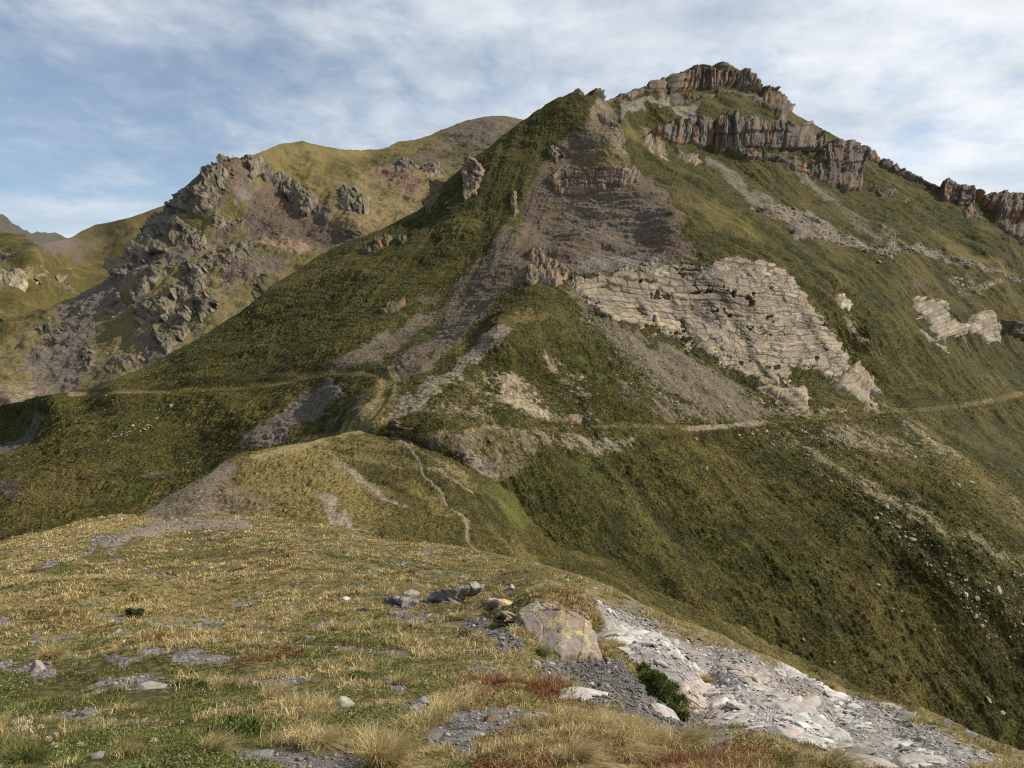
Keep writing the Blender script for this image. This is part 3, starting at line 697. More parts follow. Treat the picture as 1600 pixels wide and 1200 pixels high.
talus_poly = zp(Z4, [(235, 800), (330, 785), (430, 790), (520, 820), (600, 860), (700, 905), (790, 945), (870, 955), (960, 945), (1050, 960), (1100, 955), (1200, 985), (1300, 1040), (1420, 1090), (1600, 1135), (1700, 1150), (1700, 1190), (1540, 1140), (1400, 1105), (1250, 1050), (1120, 985), (1040, 985), (960, 1015), (880, 1030), (800, 1000), (690, 970), (560, 955), (470, 930), (400, 890), (300, 840)])
mt_cov = [
    # left slope
    dict(at=[(100, 620), (600, 340), (950, 130), (960, 180), (700, 440), (560, 580), (300, 620)], dry=0.12, bare=0.1, soft=20),
    dict(at=zp(Z2, [(0, 1060), (480, 820), (700, 700), (560, 860), (200, 1100), (0, 1180)]), dry=0.5, soft=18),
    dict(at=zp(Z2, [(480, 810), (640, 700), (900, 480), (1260, 250), (1240, 300), (900, 560), (640, 780)]), dry=0.3, soft=14),
    dict(at=zp(Z3, [(0, 560), (300, 300), (400, 260), (560, 270), (590, 360), (300, 500), (0, 720)]), dry=0.3, bare=0.05, soft=10),
    # valley below the left path
    dict(at=[(-200, 640), (100, 618), (560, 590), (420, 700), (220, 830), (-200, 900)], dry=0.28, bare=0.06, soft=14),
    dict(at=[(0, 760), (150, 690), (300, 660), (250, 730), (100, 800), (0, 820)], dry=0.42, soft=20),
    dict(at=[(120, 850), (230, 760), (290, 730), (240, 800), (200, 830)], dry=0.5, soft=14),
    dict(at=[(150, 800), (230, 745), (330, 700), (300, 730), (220, 775), (170, 806)], lush=0.45, dry=0.0, soft=10),
    dict(at=[(100, 680), (250, 620), (330, 625), (260, 690), (140, 720)], lush=0.25, soft=14),
    dict(at=[(-60, 770), (40, 750), (30, 775), (-60, 790)], bare=0.75, soil=(0.10, 0.09, 0.085), soft=6),
    dict(at=[(-40, 700), (30, 675), (52, 652), (56, 640), (62, 650), (40, 685), (0, 705)], bare=0.9, soil=(0.10, 0.095, 0.10), soft=4, warp=0.4),
    dict(at=[(215, 742), (250, 730), (285, 728), (270, 745), (230, 750)], bare=0.7, soil=(0.17, 0.125, 0.11), soft=5),
    # the brown scree face and what runs down from it
    dict(at=[(940, 165), (985, 235), (1030, 290), (1075, 350), (1092, 405), (1040, 410), (960, 422), (900, 425), (850, 428), (805, 440), (770, 480), (690, 560), (640, 600), (600, 600), (640, 550), (700, 490), (770, 420), (810, 350), (840, 280), (870, 230), (910, 195)], bare=0.85, soil=BROWN, dry=0.4, soft=10),
    dict(at=zp(Z3, [(380, 640), (560, 560), (700, 500), (780, 640), (820, 720), (640, 690), (420, 690)]), dry=0.9, bare=0.5, soil=(0.19, 0.15, 0.10), soft=8),
    dict(at=zp(Z3, [(540, 300), (640, 290), (760, 480), (770, 620), (640, 520), (500, 520), (560, 420)]), bare=0.75, dry=0.7, soil=(0.235, 0.19, 0.14), soft=8),
    dict(at=zp(Z3, [(400, 900), (800, 860), (980, 900), (1000, 1100), (700, 1120), (560, 1150), (400, 1000)]), bare=1.0, soil=(0.175, 0.145, 0.122), soft=14),
    dict(at=zp(Z5, [(440, 180), (700, 130), (1000, 150), (990, 200), (700, 190), (480, 200)]), bare=1.0, soil=(0.23, 0.215, 0.20), soft=8),
    dict(at=zp(Z2, [(1080, 930), (1200, 860), (960, 1080), (820, 1200), (700, 1290), (560, 1400), (480, 1400), (620, 1270), (820, 1110)]), bare=0.68, soil=PURPLE, soft=8),
    dict(at=zp(Z2, [(930, 1000), (1100, 860), (1180, 760), (1150, 860), (980, 1010), (780, 1110), (700, 1090)]), bare=0.62, soil=PURPLE, soft=7),
    dict(at=zp(Z8, [(830, 0), (900, 0), (700, 130), (560, 220), (440, 290), (300, 300), (480, 190), (640, 110)]), bare=0.72, soil=(0.155, 0.13, 0.112), soft=6),
    dict(at=zp(Z8, [(960, 0), (1070, 0), (900, 120), (680, 280), (600, 310), (660, 220), (860, 90)]), bare=0.82, soil=(0.155, 0.13, 0.112), soft=6),
    dict(at=[(548, 588), (600, 586), (560, 606), (515, 640), (470, 678), (440, 705), (370, 705), (420, 655), (465, 618), (500, 596)], bare=0.92, soil=(0.16, 0.138, 0.122), soft=5),
    dict(at=[(580, 600), (603, 606), (560, 650), (500, 670), (520, 640)], bare=0.45, soil=GREY, soft=8),
    dict(at=zp(Z8, [(360, 320), (540, 320), (590, 360), (520, 420), (400, 390)]), bare=0.1, dry=0.15, soft=5),
    # spur
    dict(at=[(850, 492), (820, 492), (780, 512), (720, 560), (660, 605), (615, 640), (590, 662), (600, 672), (650, 650), (700, 615), (740, 580), (800, 520)], bare=0.72, soil=(0.25, 0.22, 0.185), soft=7),
    dict(at=[(660, 660), (700, 600), (760, 580), (900, 600), (960, 640), (930, 665), (760, 668)], bare=0.3, dry=0.3, soil=(0.27, 0.23, 0.18), soft=16),
    dict(at=zp(Z5, [(0, 560), (200, 500), (330, 480), (200, 560), (0, 610)]), dry=0.9, soft=5, bare=0.1),
    dict(at=zp(Z5, [(230, 720), (330, 720), (600, 930), (540, 1000), (300, 860)]), bare=0.5, soil=(0.28, 0.235, 0.18), soft=10),
    dict(at=zp(Z5, [(0, 880), (120, 900), (330, 1120), (200, 1100), (0, 1000)]), bare=0.6, soil=CREAM, soft=10),
    dict(at=zp(Z5, [(400, 740), (480, 730), (660, 860), (580, 860)]), lush=0.8, bare=0, dry=0, soft=9),
    dict(at=zp(Z5, [(320, 480), (420, 420), (540, 620), (700, 760), (600, 760), (420, 700)]), lush=0.35, bare=0.1, dry=0.1, soft=10),
    dict(at=zp(Z5, [(620, 860), (780, 880), (1000, 1100), (900, 1160), (720, 1000)]), bare=0, dry=-0.2, soft=12),
    # scree under the white cliff
    dict(at=[(885, 440), (930, 490), (980, 512), (1060, 545), (1120, 570), (1180, 610), (1250, 652), (1150, 660), (1100, 640), (1020, 590), (960, 545), (915, 505)], bare=0.66, dry=0.3, soil=(0.175, 0.15, 0.122), soft=20),
    dict(at=[(960, 560), (1040, 600), (1120, 650), (1040, 655), (960, 600)], bare=0.42, soil=GREY, soft=12),
    dict(at=[(1180, 600), (1340, 590), (1390, 645), (1250, 655), (1190, 630)], bare=0.42, soil=CREAM, soft=8),
    dict(at=zp(Z6, [(410, 830), (540, 820), (760, 960), (620, 980), (430, 960)]), bare=0.15, dry=0.2, soft=8),
    # below the right path
    dict(at=[(640, 690), (900, 680), (1300, 665), (1450, 700), (1700, 950), (1700, 1300), (1200, 1060), (850, 880), (720, 740)], dry=0.1, bare=0.1, soft=12),
    dict(at=[(610, 672), (700, 674), (830, 668), (890, 690), (830, 720), (790, 750), (765, 748), (720, 720), (660, 700)], bare=0.44, dry=0.5, soil=(0.19, 0.162, 0.13), soft=12),
    dict(at=zp(Z8, [(940, 690), (1060, 700), (1140, 760), (1110, 820), (1040, 790)]), bare=0.95, soil=(0.205, 0.185, 0.162), soft=6),
    dict(at=[(820, 680), (1000, 675), (990, 700), (940, 720), (870, 700)], bare=0.5, soil=(0.26, 0.22, 0.18), soft=10),
    dict(at=zp(Z8, [(1400, 700), (1460, 720), (1600, 810), (1600, 870), (1520, 830)]), lush=0.6, bare=0, dry=0.1, soft=10),
    dict(at=[(940, 770), (980, 780), (1050, 850), (1040, 860), (960, 800)], lush=0.3, soft=8),
    dict(at=[(1000, 750), (1150, 730), (1250, 800), (1180, 830), (1060, 800)], dry=0.3, bare=0.18, soil=(0.2, 0.17, 0.12), soft=22),
    dict(at=[(1220, 668), (1330, 660), (1440, 670), (1470, 720), (1400, 720), (1300, 700)], bare=0.42, soil=(0.27, 0.235, 0.19), soft=12),
    dict(at=[(1230, 690), (1320, 720), (1400, 760), (1500, 820), (1700, 900), (1700, 960), (1560, 880), (1450, 830), (1350, 770), (1270, 720)], bare=0.33, dry=0.5, lush=0.3, soil=(0.27, 0.245, 0.185), soft=18),
    dict(at=[(1400, 650), (1440, 655), (1500, 710), (1600, 790), (1700, 870), (1700, 890), (1560, 800), (1470, 730)], bare=0.32, dry=0.6, lush=0.2, soil=(0.30, 0.265, 0.195), soft=10),
    dict(at=[(1160, 660), (1290, 690), (1330, 720), (1240, 700)], bare=0.3, dry=0.4, soil=(0.25, 0.22, 0.17), soft=14),
    dict(at=[(1450, 650), (1600, 640), (1750, 620), (1750, 840), (1600, 770), (1500, 695)], dry=0.15, bare=0.1, soft=8),
    # right flank, hollow and talus
    dict(at=[(960, 180), (1000, 190), (1100, 250), (1200, 300), (1500, 400), (1700, 440), (1700, 620), (1400, 640), (1330, 530), (1240, 420), (1090, 400), (1040, 300)], dry=0.2, bare=0.1, soft=10),
    dict(at=zp(Z3, [(740, 450), (820, 480), (900, 620), (1000, 780), (1300, 900), (1600, 1080), (1600, 1160), (1300, 1010), (1000, 860), (840, 680), (760, 560)]), dry=0.75, bare=0.08, soft=8),
    dict(at=zp(Z3, [(760, 540), (860, 570), (1060, 760), (1240, 860), (1200, 880), (940, 770), (800, 650)]), dry=-0.1, bare=0, soft=5),
    dict(at=zp(Z3, [(820, 450), (980, 520), (1030, 640), (1000, 680), (900, 590)]), dry=0.6, bare=0.5, soil=CREAM, soft=6),
    dict(at=zp(Z4, [(0, 540), (60, 560), (180, 640), (330, 780), (260, 800), (130, 680), (0, 590)]), bare=0.72, soil=(0.2, 0.18, 0.15), soft=6),
    dict(at=zp(Z4, [(420, 585), (500, 595), (560, 660), (680, 740), (600, 735), (480, 670)]), bare=0.75, soil=(0.18, 0.165, 0.145), soft=5),
    dict(at=zp(Z4, [(640, 740), (720, 760), (860, 900), (900, 960), (800, 930), (700, 830)]), bare=0.5, soil=GREY, soft=6),
    dict(at=zp(Z4, [(1130, 880), (1260, 940), (1450, 1040), (1600, 1090), (1600, 1130), (1400, 1080), (1240, 1000)]), dry=0.95, bare=0.2, soil=(0.33, 0.26, 0.15), soft=8),
    dict(at=zp(Z4, [(860, 840), (960, 880), (1020, 950), (940, 940), (880, 880)]), bare=0.6, soil=TALUS, soft=5),
    dict(at=zp(Z4, [(780, 500), (900, 560), (1160, 690), (1300, 820), (1100, 800), (900, 690), (790, 600)]), bare=0.2, dry=0.3, soil=GREY, soft=10),
    dict(at=zp(Z3, [(1170, 320), (1300, 290), (1500, 290), (1590, 370), (1600, 420), (1420, 390), (1300, 410), (1200, 410)]), bare=0.05, dry=0.2, soft=5),
    dict(at=zp(Z3, [(880, 340), (950, 330), (1090, 430), (1000, 430), (930, 400)]), bare=0.05, dry=0.15, soft=4),
    dict(at=zp(Z3, [(690, 300), (1010, 270), (1020, 330), (900, 330), (740, 380)]), bare=0.85, soil=(0.25, 0.235, 0.215), soft=4),
    dict(at=zp(Z3, [(1010, 330), (1170, 300), (1190, 410), (1120, 440), (1060, 380)]), bare=0.9, soil=(0.27, 0.255, 0.235), soft=4),
    dict(at=zp(Z3, [(1130, 90), (1280, 70), (1400, 100), (1400, 130), (1200, 105)]), bare=0.2, dry=0.3, soft=3),
    dict(at=talus_poly, bare=1.0, soil=TALUS, soft=4, rough=0.6, warp=0.6),
    dict(at=zp(Z6, [(880, 140), (990, 100), (1250, 190), (1600, 300), (1600, 440), (1400, 400), (1100, 300), (950, 240)]), dry=0.35, bare=0.05, soft=8),
    dict(at=zp(Z6, [(1190, 220), (1450, 290), (1460, 330), (1300, 340), (1230, 290)]), bare=0.5, soil=CREAM, soft=8),
    dict(at=zp(Z6, [(1180, 620), (1290, 600), (1500, 760), (1600, 830), (1500, 880), (1350, 770)]), bare=0.26, dry=0.3, soil=(0.22, 0.205, 0.175), soft=14),
    dict(at=zp(Z6, [(960, 220), (1010, 230), (1140, 340), (1100, 350), (1000, 290)]), bare=0.65, soil=BROWN, soft=5),
    dict(at=zp(Z6, [(600, 470), (700, 470), (780, 600), (760, 660), (680, 620)]), bare=0.42, dry=0.5, soil=CREAM, soft=8),
    dict(at=zp(Z6, [(760, 640), (900, 690), (1200, 880), (1150, 900), (900, 760)]), dry=0.6, soft=8),
    dict(at=left_path, width=4, soft=4, bare=0.35, dry=0.85, soil=PATH, lush=0, warp=0.05),
    dict(at=right_path, width=2.5, soft=4, bare=0.32, dry=0.6, soil=PATH, lush=0, warp=0.05),
    dict(at=[(604, 674), (622, 681), (640, 692), (646, 708)], width=1.2, soft=3.2, bare=0.8, soil=(0.215, 0.178, 0.14), warp=0.1),
    dict(at=[(1080, 666), (1130, 663), (1190, 659)], width=4, soft=5, bare=0.6, soil=(0.26, 0.23, 0.19), warp=0.05),
    dict(at=[(1430, 640), (1500, 635), (1590, 616)], width=2, soft=5, bare=0.3, dry=0.6, soil=PATH, warp=0.05),
    dict(at=[(575, 672), (590, 650), (604, 625), (606, 605)], width=22, soft=14, dry=1.0, bare=0.44, soil=(0.27, 0.22, 0.135)),
    dict(at=[(480, 700), (540, 678), (575, 668)], width=14, soft=10, dry=1.0, bare=0.5, soil=(0.34, 0.275, 0.17)),
]
mt_sky = [(-280, 690), (-100, 650), (0, 634), (60, 620), (80, 616), (130, 608), (180, 592), (230, 572), (270, 550), (330, 519), (390, 480), (412, 455), (430, 444), (490, 405), (540, 380), (590, 360), (640, 335), (662, 322), (682, 300), (700, 280), (716, 266), (733, 252), (752, 239), (790, 210), (830, 180), (870, 154), (885, 149), (902, 146), (925, 147), (942, 152), (948, 157), (958, 155), (975, 150), (995, 143), (1012, 138), (1030, 132), (1042, 134), (1044, 152), (1047, 150), (1052, 126), (1066, 113), (1085, 103), (1100, 101), (1115, 103), (1123, 98), (1132, 97), (1142, 100), (1150, 105), (1165, 114), (1182, 126), (1200, 141), (1225, 165), (1240, 176), (1290, 206), (1340, 231), (1390, 259), (1440, 281), (1468, 293), (1490, 294), (1530, 304), (1600, 322), (1700, 344), (1880, 400)]
mt_bot = [(-280, 980), (0, 930), (220, 880), (420, 800), (600, 740), (700, 760), (800, 830), (870, 900), (1000, 960), (1200, 1065), (1400, 1160), (1560, 1250), (1880, 1420)]
mtn = Land('mountain', mt_depth, mt_sky, mt_bot, 1.2, mt_disp, mt_cov, M_MTN, (0.1, 0.15, GREY),
           [dict(name='path', at=left_path, width=7, kind='structure'), dict(name='path', at=right_path, width=6, kind='structure'),
            dict(name='scree', at=talus_poly, kind='stuff', label='pale boulder scree band across the upper right slope', cat='scree'),
            dict(name='scree', at=[(885, 440), (930, 490), (980, 512), (1060, 545), (1120, 570), (1180, 610), (1100, 630), (1020, 590), (960, 545), (915, 505)], kind='stuff', label='grey scree fan below the pale cracked cliff', cat='scree'),
            dict(name='scree', at=[(548, 590), (590, 590), (560, 606), (515, 640), (470, 678), (440, 705), (370, 705), (420, 655), (465, 618), (500, 600)], kind='stuff', label='grey scree chute beneath the left path', cat='scree')], jag=0.7)

# ---- the saddle ridge between the near hill and the mountain
sa_ctrl = [(220, 806, 96), (260, 782, 110), (290, 765, 117), (330, 736, 134), (380, 706, 152), (440, 700, 160), (490, 691, 170), (540, 677, 186), (575, 670, 195), (600, 655, 212), (640, 668, 202), (600, 682, 191), (640, 690, 187), (670, 702, 184),
           (400, 735, 136), (480, 720, 148), (560, 690, 174), (300, 800, 92), (350, 790, 99), (420, 770, 110), (480, 770, 112), (500, 810, 92), (400, 815, 84), (560, 760, 124), (620, 740, 146), (600, 800, 108), (650, 722, 164), (540, 730, 142),
           (700, 760, 148), (690, 830, 122), (740, 862, 118), (720, 700, 208), (700, 730, 168), (800, 780, 185), (780, 830, 148), (870, 850, 184), (850, 890, 148), (930, 910, 152), (1000, 900, 194), (1000, 945, 158), (1200, 1030, 176), (1200, 1000, 203), (1400, 1090, 209), (1400, 1120, 186), (1560, 1180, 209),
           (1000, 860, 240), (1200, 955, 250), (1400, 1045, 260), (870, 800, 235), (1560, 1210, 188), (300, 850, 74), (500, 860, 74), (700, 910, 96), (1000, 1000, 126), (1200, 1090, 142), (1500, 1200, 170), (1750, 1300, 185), (150, 870, 78), (1750, 1240, 225)]
sa_depth = Depth(sa_ctrl, (100, 600, 1800, 1440), 60, 300, 3e-4)
sdp = fbm_disp((30, 10, 3.5), (0.6, 0.5, 0.3))
trail = [(636, 690), (645, 712), (660, 740), (672, 756), (686, 772), (694, 787), (702, 798), (716, 810), (726, 822), (727, 838), (733, 850), (742, 862), (752, 872)]


def sa_disp(Pg, U, V, A):
    x, y = Pg[..., 0], Pg[..., 1]; b = np.clip(A['bare'], 0, 1)
    tus = np.maximum(0, fb2(x / 0.9, y / 0.9, 53, 2)) ** 1.2
    c = 0.35 * x + 0.94 * y
    d = sdp(Pg) + 0.35 * vn2(c / 4, (0.94 * x - 0.35 * y) / 40, 55) + (1 - b) * (0.5 * tus + 0.14 * vn2(c / 6, Pg[..., 2] / 0.6, 56) + 0.16 * fb2(x / 0.55, y / 0.55, 58, 2)) + b * 0.22 * np.abs(fb3(Pg / 0.8, 57, 2))
    return d - 0.22 * (1 - sstep(dline(U, V, trail), 1.5, 5))


sad_scree = [(214, 808), (262, 778), (292, 763), (332, 735), (352, 722), (372, 726), (350, 760), (360, 800), (300, 815), (240, 820)]
saddle = Land('saddle_ridge', sa_depth,
     [(150, 880), (205, 812), (222, 804), (260, 781), (290, 764), (330, 735), (352, 721), (380, 706), (410, 702), (440, 699), (490, 690), (540, 676), (560, 674), (580, 669), (620, 668), (660, 680), (720, 718), (800, 745), (870, 800), (1000, 860), (1200, 955), (1400, 1045), (1560, 1135), (1750, 1235)],
     [(150, 905), (350, 860), (500, 860), (700, 915), (900, 970), (1000, 1010), (1200, 1100), (1400, 1200), (1600, 1290), (1750, 1340)], 1.3, sa_disp, [
         dict(at=[(560, 690), (640, 690), (760, 860), (1000, 940), (1600, 1230), (1600, 1100), (1000, 860), (720, 720)], dry=0.18, bare=0.08, soft=10),
         dict(at=[(360, 720), (440, 695), (600, 672), (620, 690), (540, 700), (550, 740), (600, 810), (560, 830), (460, 800), (360, 790)], dry=0.62, bare=0.14, soft=28),
         dict(at=[(420, 700), (560, 668), (620, 680), (560, 690), (470, 712)], dry=1.2, bare=0.2, soil=(0.33, 0.27, 0.17), soft=8),
         dict(at=[(400, 716), (470, 700), (540, 682), (580, 674), (620, 676)], width=7, soft=8, dry=1.2, bare=0.5, soil=(0.34, 0.28, 0.175)),
         dict(at=zp(Z8, [(330, 620), (480, 590), (600, 590), (720, 650), (740, 740), (860, 860), (960, 1060), (760, 960), (560, 820), (420, 700)]), dry=-0.5, bare=0.0, soft=10),
         dict(at=zp(Z8, [(320, 700), (400, 720), (560, 860), (720, 950), (600, 930), (430, 820)]), bare=0.6, soil=(0.30, 0.265, 0.23), soft=6),
         dict(at=zp(Z8, [(240, 870), (330, 870), (470, 1000), (560, 1040), (420, 1010)]), bare=0.75, soil=(0.29, 0.255, 0.225), soft=6),
         dict(at=zp(Z8, [(590, 590), (700, 600), (800, 700), (960, 760), (1020, 860), (900, 800), (740, 690)]), bare=0.42, dry=0.6, soil=(0.27, 0.235, 0.19), soft=8),
         dict(at=zp(Z8, [(1040, 810), (1120, 830), (1250, 950), (1340, 1040), (1230, 1040), (1100, 990)]), lush=0.6, dry=0, bare=0, soft=12),
         dict(at=zp(Z8, [(560, 760), (700, 800), (880, 900), (1000, 1050), (900, 1010), (700, 900)]), dry=0.5, bare=0.15, soft=10),
         dict(at=zp(Z8, [(1000, 1120), (1140, 1150), (1500, 1250), (2000, 1500), (1600, 1250), (1200, 1060)]), lush=0.15, dry=0.25, soft=12),
         dict(at=sad_scree, bare=0.95, soil=(0.185, 0.155, 0.128), soft=5, warp=0.5),
         dict(at=[(330, 745), (400, 760), (440, 790), (380, 800), (330, 790)], bare=0.5, soil=(0.23, 0.18, 0.15), soft=14),
         dict(at=trail, width=1.2, soft=3.2, bare=0.8, soil=(0.215, 0.178, 0.14), warp=0.2),
         dict(at=zp(Z8, [(790, 755), (850, 770), (930, 830), (990, 870)]), width=1, soft=4, bare=0.55, soil=(0.25, 0.21, 0.16), warp=0.3),
         dict(at=trail[6:10], width=2.5, soft=3, bare=0.95, soil=(0.25, 0.21, 0.175), warp=0.2)],
     M_SAD, (0.1, 0.3, GREY),
     [dict(name='path', at=trail, width=6, kind='structure'),
      dict(name='scree', at=sad_scree, kind='stuff', label='brown grey scree bank on the near side of the saddle', cat='scree')], back=0.03)

# ---- the near hill
ne_ctrl = [(-300, 900, 48), (0, 846, 60), (60, 833, 66), (130, 813, 74), (200, 803, 82), (265, 812, 80), (330, 803, 84), (420, 805, 83), (480, 815, 78), (530, 821, 75), (600, 846, 68), (680, 851, 66), (740, 862, 62), (800, 875, 56), (880, 895, 48), (940, 915, 42), (1000, 945, 37), (1060, 970, 34), (1130, 1000, 30), (1200, 1030, 27), (1290, 1075, 23), (1370, 1105, 20.5), (1440, 1125, 18.5), (1500, 1150, 16.5), (1560, 1180, 14.5), (1600, 1195, 13.8), (1800, 1290, 10.5),
           (0, 1200, 4.6), (400, 1200, 4.4), (800, 1200, 4.5), (0, 1100, 8.0), (400, 1100, 7.4), (800, 1100, 7.2), (0, 1000, 17), (400, 1000, 16), (700, 1000, 16), (0, 920, 33), (300, 920, 33), (600, 920, 32), (300, 860, 52), (500, 870, 48), (150, 860, 50), (700, 885, 47), (0, 880, 45),
           (820, 945, 21), (850, 941, 20), (900, 947, 20.5), (940, 976, 20.8), (760, 940, 28), (880, 1020, 17.2), (930, 1010, 19.5), (850, 1050, 11.5), (1000, 1000, 21.5), (960, 958, 27), (1100, 1020, 22.5), (1050, 1060, 15.5), (1150, 1060, 17.5), (1100, 1125, 11.5), (1200, 1110, 14), (1250, 1130, 12.6), (1300, 1162, 10.6), (1400, 1180, 10.6), (1450, 1160, 13),
           (930, 1098, 8.0), (1000, 1132, 6.8), (1100, 1162, 6.0), (1200, 1168, 5.9), (1300, 1200, 5.2), (1000, 1200, 4.5), (1200, 1200, 4.7), (1420, 1230, 4.8), (1560, 1215, 6.5), (1700, 1330, 5), (0, 1400, 2.7), (800, 1400, 2.7), (1500, 1400, 2.9), (-300, 1200, 4.8), (1900, 1400, 4.2), (1050, 1100, 11)]
ne_depth = Depth(ne_ctrl, (-340, 760, 1960, 1500), 2.2, 100, 1e-4)
nd = fbm_disp((9, 4.0), (0.22, 0.12)); nf = fbm_disp((1.4,), (0.07,))


def ne_disp(Pg, U, V, A):
    x, y = Pg[..., 0], Pg[..., 1]; b = np.clip(A['bare'], 0, 1); r = A['rough']
    z = np.clip(Pg[..., 1], 3, 80)
    sp = sstep(fb2(x / 1.5, y / 0.8, 161, 4, 0.6) + 0.1 * sstep(z, 30, 5), 0.62, 0.95)
    A['bare'] = np.maximum(b, 0.85 * sp).astype(np.float32); A['soil'] = (A['soil'] + (np.float32((0.17, 0.16, 0.16)) - A['soil']) * (sp * (b < 0.4))[..., None]).astype(np.float32); b = np.clip(A['bare'], 0, 1)
    base = nd(Pg) * np.clip(z / 12, 0.4, 1.6); d = nf(Pg) * np.clip(z / 12, 0.4, 1.6)
    att = np.clip(0.22 / (np.linalg.norm(np.gradient(Pg, axis=0), axis=-1) + 1e-6), 0.0, 1) ** 1.3      # no bumps finer than the mesh can carry
    tus = np.maximum(0, fb2(x / 0.5, y / 0.5, 63, 2)) ** 1.2
    d = d + (1 - b) * tus * 0.09 * np.clip(z / 12, 0.6, 2.4)
    f1, f2, cid = worley(x / 0.9 + 0.3 * vn2(x, y, 64), (y + 0.5 * Pg[..., 2]) / 0.55 + 0.3 * vn2(x, y, 65), 66)
    g1, g2, cid2 = worley(x / 0.3, (y + 0.5 * Pg[..., 2]) / 0.2, 67)
    slab = (0.22 * cid - 0.10 * (1 - sstep(f2 - f1, 0, 0.18))) + 0.5 * (0.16 * cid2 - 0.06 * (1 - sstep(g2 - g1, 0, 0.2)))
    d = d + r * slab * 0.05
    return base * np.clip(att * 4, 0.3, 1) + att * (d + b * 0.03 * np.abs(fb3(Pg / 0.16, 68, 2)) * np.clip(z / 8, 0.6, 2))


